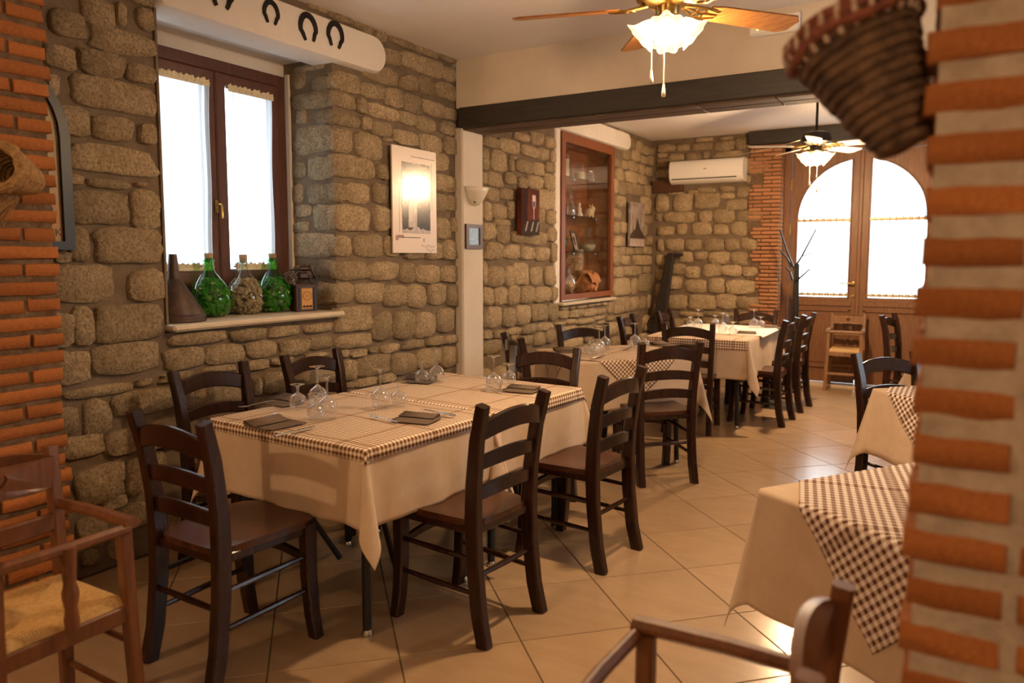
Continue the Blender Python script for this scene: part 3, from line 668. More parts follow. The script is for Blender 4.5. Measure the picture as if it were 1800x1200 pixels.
# street outside: pavement and a pale house front across it
struct('street_pavement', MB().box((-2, 17.5, -.12), (30, 16, .1)), mat('pale_pavement', (.62, .60, .57), .9))
hs_ = thing('house', 'white house front across the street seen through the door glass', 'house', (-2.0, 22, -.07))
obj('wall', MB().box((0, 0, 3.2), (16, .4, 6.4)), mat('white_render', (.86, .86, .84), .9), hs_, smooth=False)
M_SHUT = mat('grey_shutter', (.30, .29, .25), .8)
for xx, zz in ((.55, 1.75), (1.9, 1.75), (3.6, 1.7), (-2.2, 2.2)):
    wo = obj('window', MB().box((xx, -.22, zz), (.62, .06, 1.0), .01), M_WHITE, hs_, smooth=False)
    for k in range(2): obj('shutter', MB().box((xx-.145+.29*k, -.26, zz), (.26, .03, .92), .008), M_SHUT, wo, smooth=False)

# ================================================================== FURNITURE
# ---- ladder-back chair: origin midway between the rear feet, facing +Y
CHG = 'dark ladder-back dining chairs'
def slat_mb(z, h, half, rise, bow=.028, yb=None, th=.019):
    pts = []; n = 12
    for i in range(n+1):
        u = -1+2*i/n; pts.append((half*u, yb-bow*(1-u*u), z+rise*(1-u*u)))
    return MB().bar(pts, th, [h*(1+.12*(1-(-1+2*i/n)**2)) for i in range(n+1)], (0, 1, 0), .005)
def make_chair(label, loc, rz):
    t = thing('dining_chair', label, 'chair', (*loc, 0), rz, CHG)
    def post_pts(s): return [Vector((s*x, y, z)) for x, y, z in ((.180, -.018, 0), (.177, .010, .12), (.175, .030, .30), (.176, .036, .46), (.180, .030, .60), (.187, .008, .77), (.195, -.026, .905))]
    for s in (-1, 1):
        obj('back_post', MB().bar(post_pts(s), .043, [.054, .056, .058, .060, .056, .050, .044], (1, 0, 0), .006), M_DWOOD, t)
        p = [(s*.187, .428, 0), (s*.185, .412, .10), (s*.183, .402, .25), (s*.183, .402, .42), (s*.183, .405, .448)]
        obj('front_leg', MB().bar(p, .047, [.044, .047, .052, .056, .056], (1, 0, 0), .006), M_DWOOD, t)
    for z, h, rise, yb in ((.806, .068, .034, -.010), (.680, .052, .020, .018), (.562, .052, .020, .032)):
        obj('back_slat', slat_mb(z, h, .180, rise, .026, yb), M_DWOOD, t)
    # saddle seat
    def seat(top):
        def f(u, v):
            a, b = 2*u-1, 2*v-1
            q = (abs(a)**6+abs(b)**6)**(1/6); m_ = max(abs(a), abs(b)); k = m_/q if q > 0 else 1
            X = a*k; Yv = b*k; hw = .176+.032*(Yv+1)/2
            e = max(0, (q-.86)/.3); dip = .010*(1-abs(X)**2)*(1-abs(Yv*.9+.1)**2)
            return (X*hw, .236+Yv*.215, (.468-dip-.012*min(1, e)**2) if top else .440)
        return f
    mb = MB().grid(13, 13, seat(True)); o_ = len(mb.v); mb.grid(13, 13, seat(False))
    ed = [i for i in range(13)]+[12+13*j for j in range(1, 13)]+[12*13+i for i in range(11, -1, -1)]+[13*j for j in range(11, 0, -1)]
    for i in range(len(ed)): a, b = ed[i], ed[(i+1) % len(ed)]; mb.f.append((a, b, b+o_, a+o_))
    obj('seat', mb, M_SEAT, t, label='reddish brown saddled seat')
    for s in (-1, 1):
        for z0, z1 in ((.315, .325), (.185, .195)):
            obj('side_stretcher', MB().tube([(s*.170, .03, z0), (s*.176, .22, (z0+z1)/2), (s*.183, .40, z1)], [.009, .012, .009]), M_DWOOD, t)
    obj('rear_stretcher', MB().tube([(-.168, .026, .255), (0, .026, .255), (.168, .026, .255)], [.009, .012, .009]), M_DWOOD, t)
    fp = [(-.183+.366*i/8, .403, .30+.03*(1-(i/4-1)**2)) for i in range(9)]
    obj('front_stretcher', MB().bar(fp, .018, .036, (0, 1, 0), .005), M_DWOOD, t)
    ap = MB().bar([(-.183, .405, .425), (.183, .405, .425)], .02, .036, (0, 1, 0), .004)
    for s in (-1, 1): ap.bar([(s*.168, .04, .427), (s*.183, .40, .427)], .02, .034, (1, 0, 0), .004)
    ap.bar([(-.168, .035, .427), (.168, .035, .427)], .02, .034, (0, 1, 0), .004)
    obj('seat_apron', ap, M_DWOOD, t)
    return t
CH = [  # rear-foot midpoint, direction faced (degrees from +Y, anticlockwise), label
    ((-2.250, 1.575), -2, 'dark ladder-back chair at the near end of the large table'),
    ((-1.452, 2.430), 84, 'dark ladder-back chair on the aisle side of the large table, nearest the camera'),
    ((-1.355, 3.255), 85, 'dark ladder-back chair on the aisle side of the large table, second from the camera'),
    ((-1.555, 4.540), 44, 'dark ladder-back chair in front of the turned table whose gingham tip shows through its slats'),
    ((-3.095, 2.385), -92, 'dark ladder-back chair against the stone wall below the window funnel'),
    ((-3.085, 3.045), -91, 'dark ladder-back chair against the stone wall below the wooden radio'),
    ((-2.090, 3.885), 193, 'dark ladder-back chair at the far end of the large table'),
    ((-2.600, 4.420), -42, 'dark ladder-back chair at the turned table, nearest the white pilaster'),
    ((-2.545, 5.385), 222, 'dark ladder-back chair under the display niche, behind the glasses of the turned table'),
    ((-2.615, 6.480), -85, 'dark ladder-back chair by the stone wall just right of the display niche'),
    ((-1.885, 5.955), 8, 'dark ladder-back chair at the near end of the far white-topped table'),
    ((-2.530, 7.260), -88, 'dark ladder-back chair beside the tall dark tool in the corner'),
    ((-1.790, 7.830), 185, 'dark ladder-back chair at the far end of the far table, under the air conditioner'),
    ((-1.270, 6.770), 87, 'dark ladder-back chair on the aisle side of the far table, nearer one'),
    ((-1.245, 7.480), 87, 'dark ladder-back chair on the aisle side of the far table, by the coat stand'),
    ((-.335, 4.630), 226, 'dark ladder-back chair behind the second right-hand table, cut off by the brick pillar'),
    ((-.560, 7.800), -101, 'dark ladder-back chair in front of the door panel, seen from the side'),
]
ch0 = None
for (loc, a, lab) in CH:
    if ch0 is None: ch0 = make_chair(lab, loc, R(a))
    else: dup(ch0, (*loc, 0), R(a), lab)

# ---- tables
TH = .745
TABG = 'dining tables'
def make_table(label, c, rz, a, b):
    t = thing('dining_table', label, 'table', (*c, 0), rz, TABG)
    obj('tabletop', MB().box((0, 0, TH-.0175), (2*a-.02, 2*b-.02, .035), .008), M_FRAMEW, t, smooth=False)
    for sx in (-1, 1):
        for sy in (-1, 1):
            x, y = sx*(a-.10), sy*(b-.09)
            lg = obj('leg', MB().tube([(x, y, TH-.04), (x+sx*.012, y+sy*.012, .02)], [.017, .017], 10), M_BLACK, t)
            obj('foot', MB().lathe([(0, 0), (.021, 0), (.022, .008), (.017, .02), (0, .022)], 12, (x+sx*.012, y+sy*.012, .002)), M_STEEL, lg)
    for sx in (-1, 1):
        x = sx*(a-.12)
        obj('brace', MB().tube([(x, -(b-.12), .66), (x*.55, b-.30, .05)], .013, 8), M_BLACK, t)
    obj('frame', MB().bar([(-(a-.10), 0, TH-.05), (a-.10, 0, TH-.05)], .03, .03, (0, 1, 0)).bar([(0, -(b-.09), TH-.05), (0, b-.09, TH-.05)], .03, .03, (1, 0, 0)), M_BLACK, t)
    return t
RR = .014
def drape(u, v, a, b, off, seed, flare=.05, fold=.40, amp=.010, swing=0.):
    su, sv = (1 if u >= 0 else -1), (1 if v >= 0 else -1); du, dv = max(abs(u)-a, 0), max(abs(v)-b, 0); r0 = RR+off
    def hang(d):
        L_ = RR*PI/2
        if d < L_: t = d/RR; return r0*math.sin(t), r0*(1-math.cos(t))
        e = d-L_; return r0+flare*e, r0+e*.998
    zt = TH+off+.003
    if du == 0 and dv == 0: return (u, v, zt + .0012*math.sin(u*23+seed)*math.sin(v*19+seed*2))
    if dv == 0:
        o, dn = hang(du); k = amp*(du/.3)*(math.sin(v*13+seed+su)+.5*math.sin(v*29+seed*2))
        return (su*(a+o+k), v, zt-dn)
    if du == 0:
        o, dn = hang(dv); k = amp*(dv/.3)*(math.sin(u*13+seed*1.7+sv)+.5*math.sin(u*29+seed))
        return (u, sv*(b+o+k), zt-dn)
    r_ = math.hypot(du, dv); ph = math.atan2(dv, du); o, dn = hang(r_); g = max(0, r_-.02)*fold*math.sin(2*ph)**1.3
    kx = amp*(r_/.3)*(math.sin(sv*b*13+seed+su)+.5*math.sin(sv*b*29+seed*2)); ky = amp*(r_/.3)*(math.sin(su*a*13+seed*1.7+sv)+.5*math.sin(su*a*29+seed))
    c2, s2 = math.cos(ph)**2, math.sin(ph)**2
    tw = .35*g*math.sin(4*ph)
    x = a+(o+kx)*c2+g*.707+tw; y = b+(o+ky)*s2+g*.707-tw
    sw = swing*max(0, r_-.03)*math.sin(2*ph)**2; x += sw; y -= sw
    z = zt-dn*math.sqrt(max(.2, 1-(fold*math.sin(2*ph))**2))
    return (su*x, sv*y, z)
def cloth_mesh(name, m, a, b, du, dv, seed, off=0., n=.02, **k):
    def axis(h, d):
        s = [0, .006, .012, .018, .024]; x = .045
        while x < d-.01: s.append(x); x += .03
        s = [q for q in s if q < d]+[d]
        mid = list(np.linspace(-h, h, 26))
        return [-h-q for q in s[:0:-1]]+mid+[h+q for q in s[1:]]
    U, V_ = axis(a, du), axis(b, dv); mb = MB(); nu, nv = len(U), len(V_)
    vs = [drape(u, v, a, b, off, seed, **k) for v in V_ for u in U]
    fs = [(j*nu+i, j*nu+i+1, (j+1)*nu+i+1, (j+1)*nu+i) for j in range(nv-1) for i in range(nu-1)]
    mb.add(vs, fs); mb.uv = {j*nu+i: (U[i]+1, V_[j]+1) for j in range(nv) for i in range(nu)}
    return mb
def diamond_mesh(a, b, half, seed, off=.005, ang=PI/4, **k):
    mb = MB(); n = 61; c, s = math.cos(ang), math.sin(ang); vs = []; uv = {}
    for j in range(n):
        for i in range(n):
            p, q = half*(2*i/(n-1)-1), half*(2*j/(n-1)-1); u, v = p*c-q*s, p*s+q*c
            uv[len(vs)] = (p+1, q+1); vs.append(drape(u, v, a, b, off, seed, **k))
    mb.add(vs, [(j*n+i, j*n+i+1, (j+1)*n+i+1, (j+1)*n+i) for j in range(n-1) for i in range(n-1)]); mb.uv = uv; return mb
def cloth(name, mb, m, loc, rz, label, th=.0016, group=None):
    o = obj(name, mb, m, None, (*loc, 0), rz, fix=False, ang=70); tag(o, label, 'tablecloth', group)
    md = o.modifiers.new('thickness', 'SOLIDIFY'); md.thickness = th; md.offset = -1
    return o
def rot(a): return Vector((math.cos(a), math.sin(a), 0)), Vector((-math.sin(a), math.cos(a), 0))
TB = {}
def table(key, c, deg, a, b, label, du, dv, clabel, seed, top=None, tlabel=None, **k):
    TB[key] = (Vector((*c, 0)), R(deg)); make_table(label, c, R(deg), a, b)
    cloth('tablecloth', cloth_mesh('c', M_CLOTH, a, b, du, dv, seed, **k), M_CLOTH, c, R(deg), clabel, group='beige tablecloths')
    if top:
        kind = top[0]; kw = {q: k[q] for q in k if q in ('flare', 'fold', 'amp', 'swing')}
        if kind == 'flat': m_, mb = top[3], cloth_mesh('o', top[3], a, b, top[1], top[2], seed, off=.004, flare=.09, fold=.30, amp=.004)
        else: m_, mb = top[2], diamond_mesh(a, b, top[1], seed, **kw)
        cloth('table_topper', mb, m_, c, R(deg), tlabel, group='table toppers')
table('A', (-2.235, 2.424), -4, .455, .374, 'near half of the large table, its black tube leg at the front corner', .300, .300,
      'beige tablecloth on the near half of the large table', 1.0, ('flat', .048, .050, M_CHECK), 'brown gingham topper on the near half of the large table', flare=.035, fold=.22, swing=.06)
table('B', (-2.178, 3.216), -4, .455, .372, 'far half of the large table, pushed against the near half', .300, .300,
      'beige tablecloth on the far half of the large table', 2.3, ('flat', .062, .062, M_CHECK), 'brown gingham topper on the far half of the large table', flare=.03, fold=.30)
table('C', (-2.133, 5.008), 48, .440, .385, 'square table turned diagonally in front of the display niche', .33, .33,
      'beige tablecloth on the diagonally turned table by the white pilaster', 3.1, ('diamond', .475, M_CHECK), 'gingham topper on the diagonally turned table, one tip hanging in front', flare=.04, fold=.24)
table('D', (-1.944, 6.947), 2, .430, .680, 'far table near the entrance door, set with many glasses', .33, .33,
      'beige tablecloth on the far table under the rear fan', 4.4, ('flat', .01, .085, M_CHECK), 'brown gingham topper on the far table, short drop at its near end', flare=.04, fold=.26)
table('E', (.128, 2.378), -35, .440, .440, 'nearest right-hand table, half hidden by the brick pillar', .36, .36,
      'beige tablecloth on the nearest right-hand table, corner nearly reaching the floor', 5.2, ('diamond', .520, M_CHECK2), 'white and dark brown gingham topper on the nearest right-hand table', flare=.07, fold=.16, swing=.17)
table('F', (.163, 4.336), -45, .380, .380, 'second right-hand table behind the brick pillar', .35, .35,
      'beige tablecloth on the second right-hand table, its corner in a curl above the floor', 6.1, ('diamond', .470, M_CHECK2), 'gingham topper on the second right-hand table', flare=.09, fold=.20, swing=.12)
table('G', (.255, 5.38), -26, .390, .390, 'third right-hand table, only a corner in view', .30, .30,
      'beige tablecloth on the third right-hand table, behind the cut-off chair', 7.7, ('flat', .03, .03, M_CHECK), 'gingham topper on the third right-hand table', flare=.06)
table('H', (.145, 7.75), 0, .400, .400, 'furthest right-hand table by the entrance door', .30, .30,
      'beige tablecloth on the furthest right-hand table, a slanting edge beside the pillar', 8.2, ('flat', .05, .05, M_CHECK), 'gingham topper on the furthest right-hand table', flare=.10)
# white centre runner on the far table
cloth('table_runner', cloth_mesh('r', M_CLOTH2, .430, .480, .02, .0, 4.4, off=.008), M_CLOTH2, (-1.934, 7.16), R(2), 'plain white cover laid over most of the far table')

# ---- stemware, set upside down
ZT = TH+.0135
def glass_profile(tall):
    if tall: pr = [(.0355, 0), (.041, .028), (.041, .050), (.033, .072), (.014, .086), (.005, .094), (.0038, .105), (.0038, .150), (.006, .166), (.014, .172), (.035, .1755), (.0355, .177), (.0, .1785)]
    else: pr = [(.033, 0), (.037, .022), (.0365, .040), (.029, .057), (.012, .067), (.0055, .073), (.0055, .088), (.009, .098), (.018, .104), (.033, .107), (.0335, .1085), (0, .110)]
    return pr
GL = {}
GG = 'upside-down stem glasses'
def glass(px, py, tall, label, zt=ZT):
    p = onz(px, py, zt)
    if tall not in GL:
        t = thing('wine_glass' if tall else 'water_glass', label, 'glass', p, 0, GG); pr = glass_profile(tall)
        k = 5 if tall else 4
        obj('bowl', MB().lathe_open(pr[:k+1], 28), M_GLASS, t, ang=180); obj('stem', MB().lathe_open(pr[k:k+4], 14), M_GLASS, t, ang=180)
        obj('foot', MB().lathe_open(pr[k+3:], 28), M_GLASS, t, ang=60); GL[tall] = t
        return t
    return dup(GL[tall], p, 0, label)
for px, py, tl, lab in (
    (524, 717, 0, 'small upside-down glass at the near left of the large table, by the rolled napkin'),
    (559, 711, 1, 'tall upside-down wine glass standing behind two others on the near half of the large table'),
    (576, 733, 1, 'tall upside-down wine glass in front, nearest the camera of all'),
    (556, 737, 0, 'small upside-down glass overlapping the front wine glass on the large table'),
    (669, 716, 1, 'tall upside-down wine glass in the middle of the large table'),
    (701, 712, 0, 'small upside-down glass beside the middle wine glass of the large table'),
    (742, 671, 0, 'small upside-down glass in front of the dark napkin by the wall'),
    (768, 670, 1, 'tall upside-down wine glass in front of the white pilaster'),
    (868, 686, 1, 'tall upside-down wine glass near the far end of the large table'),
    (895, 674, 0, 'small upside-down glass at the far end of the large table'),
    (1036, 619, 0, 'small upside-down glass, first of the cluster on the diagonal table'),
    (1043, 623, 0, 'small upside-down glass in the cluster on the diagonal table, its foot touching the next'),
    (1053, 619, 1, 'tall upside-down wine glass in the middle of the cluster on the diagonal table'),
    (1063, 613, 1, 'tall upside-down wine glass at the wall side of the cluster on the diagonal table'),
    (1116, 609, 1, 'tall upside-down wine glass in front of the chair right of the niche'),
    (1133, 612, 0, 'small upside-down glass at the far corner of the diagonal table'),
    (1213, 576, 0, 'small upside-down glass at the wall side of the far table'),
    (1227, 576, 1, 'tall upside-down wine glass at the wall side of the far table'),
    (1257, 573, 0, 'small upside-down glass behind the middle cluster of the far table'),
    (1270, 584, 1, 'tall upside-down wine glass, front of the middle cluster on the far table'),
    (1276, 568, 1, 'tall upside-down wine glass, rear of the middle cluster on the far table'),
    (1288, 587, 0, 'small upside-down glass beside the napkin on the far table'),
    (1325, 576, 1, 'tall upside-down wine glass at the door side of the far table'),
    (1337, 576, 0, 'small upside-down glass at the door side of the far table')):
    glass(px, py, tl, lab)

# ---- napkins and cutlery
def napkin(c, ang, label, wd=.17, dp=.17, fold=.55, roll=.022):
    """paper napkin laid flat with one side rolled over: a curled sheet"""
    t = thing('napkin', label, 'napkin', c, ang, 'grey-brown paper napkins'); prof = []
    n = 10
    for i in range(n+1): prof.append((-dp/2+dp*i/n, .001))
    r_ = roll
    for i in range(1, 11): a = -PI/2+PI*1.05*i/10; prof.append((dp/2+r_*math.cos(a), r_+.001+r_*math.sin(a)))
    x0, z0 = prof[-1]
    for i in range(1, 9): prof.append((x0-dp*fold*i/8, z0-(z0-.0035)*(i/8)**.8*.92))
    up = [(a, z+.0016) for a, z in prof]
    mb = MB(); k = len(prof)
    mb.add([(x, a, z) for x in (-wd/2, wd/2) for a, z in prof], [(i, i+1, k+i+1, k+i) for i in range(k-1)])
    o = obj('sheet', mb, M_NAPKIN, t, fix=False, ang=80); md = o.modifiers.new('thickness', 'SOLIDIFY'); md.thickness = .0014; md.offset = 1
    obj('underlay', MB().box((.02, -.02, .0006), (wd*1.02, dp*1.12, .0012)), M_NAPKIN, t, smooth=False)
    return t
def fork(c, ang, label, z=0):
    t = thing('fork', label, 'fork', (c[0], c[1], c[2]+z), ang, 'steel forks')
    obj('handle', MB().bar([(-.095, 0, .004), (-.04, 0, .006), (.02, 0, .004), (.045, 0, .003)], [.012, .010, .006, .009], .0022, (0, 1, 0), .001), M_STEEL, t)
    tn = MB().bar([(.040, 0, .003), (.055, 0, .002)], [.012, .022], .002, (0, 1, 0), .0008)
    for k in (-1.5, -.5, .5, 1.5): tn.bar([(.052, k*.0065, .002), (.075, k*.0065, .003), (.098, k*.0062, .006)], .0032, .0018, (0, 1, 0), .0006)
    obj('tines', tn, M_STEEL, t); return t
def knife(c, ang, label, z=0):
    t = thing('knife', label, 'knife', (c[0], c[1], c[2]+z), ang, 'steel knives')
    obj('handle', MB().bar([(-.105, 0, .004), (-.05, 0, .005), (0, 0, .004)], [.012, .016, .011], .006, (0, 1, 0), .002), M_STEEL, t)
    obj('blade', MB().bar([(-.002, 0, .004), (.05, .001, .004), (.09, .002, .0035), (.108, .006, .003)], [.012, .019, .017, .003], .0016, (0, 1, 0), .0005), M_STEEL, t); return t
N0 = None
SETS = [  # napkin px, px of a point along its length, label, then fork / knife (px, px2, label)
    ((478, 746), (530, 735), 'rolled grey-brown napkin at the near end of the large table', (463, 738), (500, 724), 'fork tucked against the rolled napkin at the near end', (520, 760), (566, 748), 'knife beside the rolled napkin at the near end'),
    ((730, 735), (778, 739), 'folded grey-brown napkin on the aisle side of the large table, nearest the camera', (675, 738), (655, 733), 'fork left of the folded napkin in front of the aisle chair', (770, 727), (740, 721), 'knife behind the folded napkin in front of the aisle chair'),
    ((500, 705), (530, 710), 'rolled grey-brown napkin in front of the left wall chair', (452, 712), (432, 716), 'fork on the large table in front of the left wall chair', None, None, None),
    ((735, 668), (768, 670), 'dark rolled napkin near the wall, behind two glasses of the large table', None, None, None, None, None, None),
    ((915, 684), (962, 688), 'folded grey-brown napkin at the far end of the large table', (868, 685), (855, 680), 'fork at the far end of the large table', None, None, None),
    ((995, 617), (1024, 616), 'dark rolled napkin on the diagonal table', None, None, None, (1052, 628), (1072, 622), 'knife on the near edge of the diagonal table'),
    ((1165, 606), (1190, 603), 'folded napkin on the diagonal table beyond the slatted chair', None, None, None, (1105, 612), (1118, 607), 'knife beside two glasses on the diagonal table'),
    ((1311, 585), (1333, 586), 'small folded brown napkin at the near end of the far table', None, None, None, None, None, None),
    ((1355, 575), (1376, 575), 'folded napkin at the aisle edge of the far table', None, None, None, None, None, None)]
for i, (p, q, lab, f0, f1, fl, k0, k1, kl) in enumerate(SETS):
    a, b = onz(*p, ZT), onz(*q, ZT); an = math.atan2(b.y-a.y, b.x-a.x)
    napkin(a, an, lab, .165 if i < 5 else .15, .12, .5, .006 if i in (1, 4, 7, 8) else .011)
    if f0: a, b = onz(*f0, ZT), onz(*f1, ZT); fork(a, math.atan2(b.y-a.y, b.x-a.x), fl, .003)
    if k0: a, b = onz(*k0, ZT), onz(*k1, ZT); knife(a, math.atan2(b.y-a.y, b.x-a.x), kl, .003)

# ---- child's high chair with rush seat: origin at floor centre, front towards -Y
def heart(s, c=(0, 0), n=24):
    return [(c[0]+s*.062*16*math.sin(t)**3/16*1.0, c[1]+s*.062*(13*math.cos(t)-5*math.cos(2*t)-2*math.cos(3*t)-math.cos(4*t))/16) for t in [2*PI*k/n for k in range(n)]]
def make_highchair(label, loc, rz, wood, sc=1.0, post=True):
    t = thing('high_chair', label, 'chair', (*loc, 0), rz, 'child high chairs with rush seats')
    t.scale = (sc, sc, sc)
    hw, hd = .168, .165; sz = .455; az = .685
    for s in (-1, 1):
        obj('front_post', MB().bar([(s*(hw+.022), -hd-.012, 0), (s*(hw+.008), -hd-.004, .35), (s*hw, -hd, az-.01)], .036, .036, (1, 0, 0), .006), wood, t)
        obj('back_post', MB().bar([(s*(hw+.016), hd+.03, 0), (s*hw, hd, .45), (s*hw, hd+.012, .70), (s*(hw+.002), hd+.030, .86)], .036, .036, (1, 0, 0), .006), wood, t)
        obj('armrest', MB().bar([(s*(hw+.003), hd-.01, az+.004), (s*(hw+.008), 0, az+.006), (s*(hw+.012), -hd-.030, az+.002)], [.034, .040, .046], .028, (1, 0, 0), .010), wood, t)
        for z in (.17, .33): obj('side_stretcher', MB().tube([(s*(hw+.012), -hd, z), (s*(hw+.008), hd+.01, z+.01)], .0095, 8), wood, t)
    T = lambda u, v, d: (u, hd+.012+d-.020*(1-(u/hw)**2), v)
    n = 14; top = [(-hw+2*hw*i/n, .832+.035*(1-(2*i/n-1)**2)) for i in range(n+1)]; bot = [(hw-2*hw*i/n, .738+.008*(1-(2*i/n-1)**2)) for i in range(n+1)]
    obj('back_slat', MB().prism(bot+top, T, -.009, .009, [heart(.42, (0, .795))]), wood, t, ang=30)
    obj('lower_slat', MB().bar([(-hw+2*hw*i/8, hd+.006-.018*(1-(i/4-1)**2), .635) for i in range(9)], .018, .055, (0, 1, 0), .005), wood, t)
    obj('front_bar', MB().bar([(-hw-.005, -hd-.018, az-.012), (0, -hd-.024, az-.012), (hw+.005, -hd-.018, az-.012)], .026, .030, (0, 1, 0), .009), wood, t)
    if post: obj('centre_post', MB().lathe([(0, 0), (.017, 0), (.019, .03), (.0155, .06), (.021, .09), (.021, .105), (.0155, .125), (.020, .205), (.020, .225), (.0, .23)], 16, (0, -hd-.026, az-.232)), wood, t)
    fr_ = MB()
    fr_.bar([(-hw, -hd, sz-.03), (hw, -hd, sz-.03)], .026, .05, (0, 1, 0), .005).bar([(-hw, hd, sz-.03), (hw, hd, sz-.03)], .026, .05, (0, 1, 0), .005)
    for s in (-1, 1): fr_.bar([(s*hw, -hd, sz-.03), (s*hw, hd, sz-.03)], .026, .05, (1, 0, 0), .005)
    obj('seat_frame', fr_, wood, t)
    N = 124
    def rush(u, v):
        a, b = 2*u-1, 2*v-1; e = max(abs(a), abs(b)); along = a if abs(b) > abs(a) else b
        rdg = .0042*abs(math.sin(along*PI*20)); edge = max(0, (e-.86)/.14)
        return (a*(hw+.006), b*(hd+.006), sz+.016-.006*(1-e)-.030*edge**2.5+rdg*(1-.3*edge))
    obj('rush_seat', MB().grid(N, N, rush), M_RUSH, t, fix=False, label='woven golden rush seat')
    for z in (.20,): obj('foot_rail', MB().bar([(-hw-.014, -hd-.01, z), (hw+.014, -hd-.01, z)], .03, .028, (0, 1, 0), .006), wood, t)
    obj('rear_stretcher', MB().tube([(-hw-.01, hd+.015, .25), (hw+.01, hd+.015, .25)], .0095, 8), wood, t)
    return t
make_highchair('high chair in the bottom left corner, golden rush seat against the brick pier', (-2.168, 1.060), R(90), M_HCWOOD)
make_highchair('high chair at the bottom edge, only its arm, bar and back post in view', (-.350, 1.228), R(-90), M_HCWOOD, post=False)
make_highchair('pale brown high chair with a heart cut-out, in front of the entrance door', (-1.06, 8.84), R(2), M_HCPALE, .95, post=False)

# ================================================================== CEILING FANS
def fan(label, hub, zb, rad, a0, wood, ceil, chains, lamp_z, tilt=13):
    f = thing('fan', label, 'fan', (hub[0], hub[1], ceil), 0); dz = zb-ceil
    obj('canopy', MB().lathe([(0, 0), (.065, 0), (.062, -.03), (.03, -.055), (.0, -.058)], 24), M_BRASS, f)
    obj('downrod', MB().tube([(0, 0, -.04), (0, 0, dz+.10)], .011, 10), M_BRASS if wood is M_FANWOOD else M_IRON, f)
    obj('motor', MB().lathe([(0, dz+.13), (.05, dz+.125), (.115, dz+.10), (.125, dz+.07), (.125, dz+.03), (.09, dz+.012), (.05, dz), (.042, dz-.06), (.030, dz-.075), (0, dz-.08)], 32), M_BRASS if wood is M_FANWOOD else M_IRON, f)
    for k in range(5):
        a = R(a0+72*k); m3 = Matrix.Rotation(a, 3, 'Z') @ Matrix.Rotation(R(-tilt), 3, 'X'); off = Vector((0, 0, dz))
        l0 = .19; pts = [(l0, -.045), (l0+.05, -.055), (rad-.03, -.066), (rad, -.035), (rad-.004, .04), (rad-.04, .066), (l0+.05, .055), (l0, .045)]
        T = lambda u, v, d: (m3 @ Vector((u, v, d)))+off
        b = obj('blade', MB().prism(pts, T, -.0035, .0035), wood, f, smooth=False)
        ar = MB()
        for s in (-1, 0, 1):
            pp = [(.08, s*.008, .01), (.13, s*.032, .0), (.17, s*.040, -.006), (.235, s*.020, -.006)]
            ar.tube([(m3 @ Vector(p))+off for p in pp], [.007, .006, .006, .004], 6)
        for s in (-1, 1): ar.tube([(m3 @ Vector((.15+.022*math.cos(t), s*.018+.014*math.sin(t), -.006)))+off for t in [2*PI*q/10 for q in range(10)]], .004, 5, closed=True)
        obj('blade_arm', ar, M_BRASS, f)
    lz = lamp_z-ceil
    obj('lamp_fitting', MB().lathe([(0, dz-.03), (.045, dz-.035), (.055, dz-.05), (.045, dz-.065), (.02, dz-.085), (0, dz-.09)], 24), M_BRASS, f)
    for k in range(4):
        a = R(k*90+18); mm = Matrix.Rotation(a, 3, 'Z') @ Matrix.Rotation(R(62), 3, 'Y')
        c0 = Vector((math.cos(a)*.030, math.sin(a)*.030, dz-.055))
        obj('lamp_holder', MB().tube([c0, c0+mm @ Vector((0, 0, -.0))+Vector((math.cos(a)*.03, math.sin(a)*.03, -.012))], .016, 10), M_BRASS, f)
        mm2 = Matrix.Rotation(a, 3, 'Z') @ Matrix.Rotation(R(-48), 3, 'Y')   # opening points outward and down
        pr = [(.016, 0), (.027, -.010), (.037, -.030), (.042, -.050), (.050, -.068), (.064, -.082)]
        sh = MB().lathe_open(pr, 40, c0+Vector((math.cos(a)*.02, math.sin(a)*.02, -.006)), mm2, wob=lambda i, t: (.0, 0, .02, .04, .09, .15)[i]*math.cos(7*t))
        s_ = obj('lamp_shade', sh, M_SHADE, f, ang=180); md = s_.modifiers.new('thickness', 'SOLIDIFY'); md.thickness = .003
        obj('bulb', MB().lathe([(0, 0), (.014, -.006), (.024, -.035), (.022, -.055), (.0, -.068)], 16, c0+Vector((math.cos(a)*.024, math.sin(a)*.024, -.008)), mm2), M_BULB, s_)
    for (x, y, ze) in chains:
        ch = obj('pull_chain', MB().tube([(x, y, dz-.09), (x, y, ze-ceil+.05)], .0022, 6), M_LACE, f)
        obj('chain_pull', MB().lathe([(0, .052), (.004, .05), (.008, .018), (.0095, .006), (.006, 0), (0, -.001)], 14, (x, y, ze-ceil)), M_LACE, ch)
    return f
fan('ceiling fan with honey oak blades and lit frilled glass shades in the near room', (-1.078, 3.045), 2.435, .64, -163.6+72*5, M_FANWOOD, CF,
    ((-.050, -.040, 2.135), (.0, -.030, 2.075)), 2.30)
fan('ceiling fan with pale blades on a long rod in the rear room', (-1.135, 6.99), 2.375, .56, -11, M_FANWHITE, CB,
    ((-.040, -.030, 2.04), (.02, -.03, 1.98)), 2.24)
cb = tag(obj('cable', MB().tube(bez((-2.60, YB-.0, 2.60), (-1.9, 8.0, 2.46), (-1.25, 7.0, 2.44), 8), .003, 6), M_LACE), 'thin pale cable strung from the stone wall to the rear fan', 'cable')

# ================================================================== THINGS ON THE WALLS
TL = lambda u, v, d: (W+d, u, v)              # on the left wall: u along the wall, v up, d off the wall
def rect(u0, v0, u1, v1): return [(u0, v0), (u1, v0), (u1, v1), (u0, v1)]
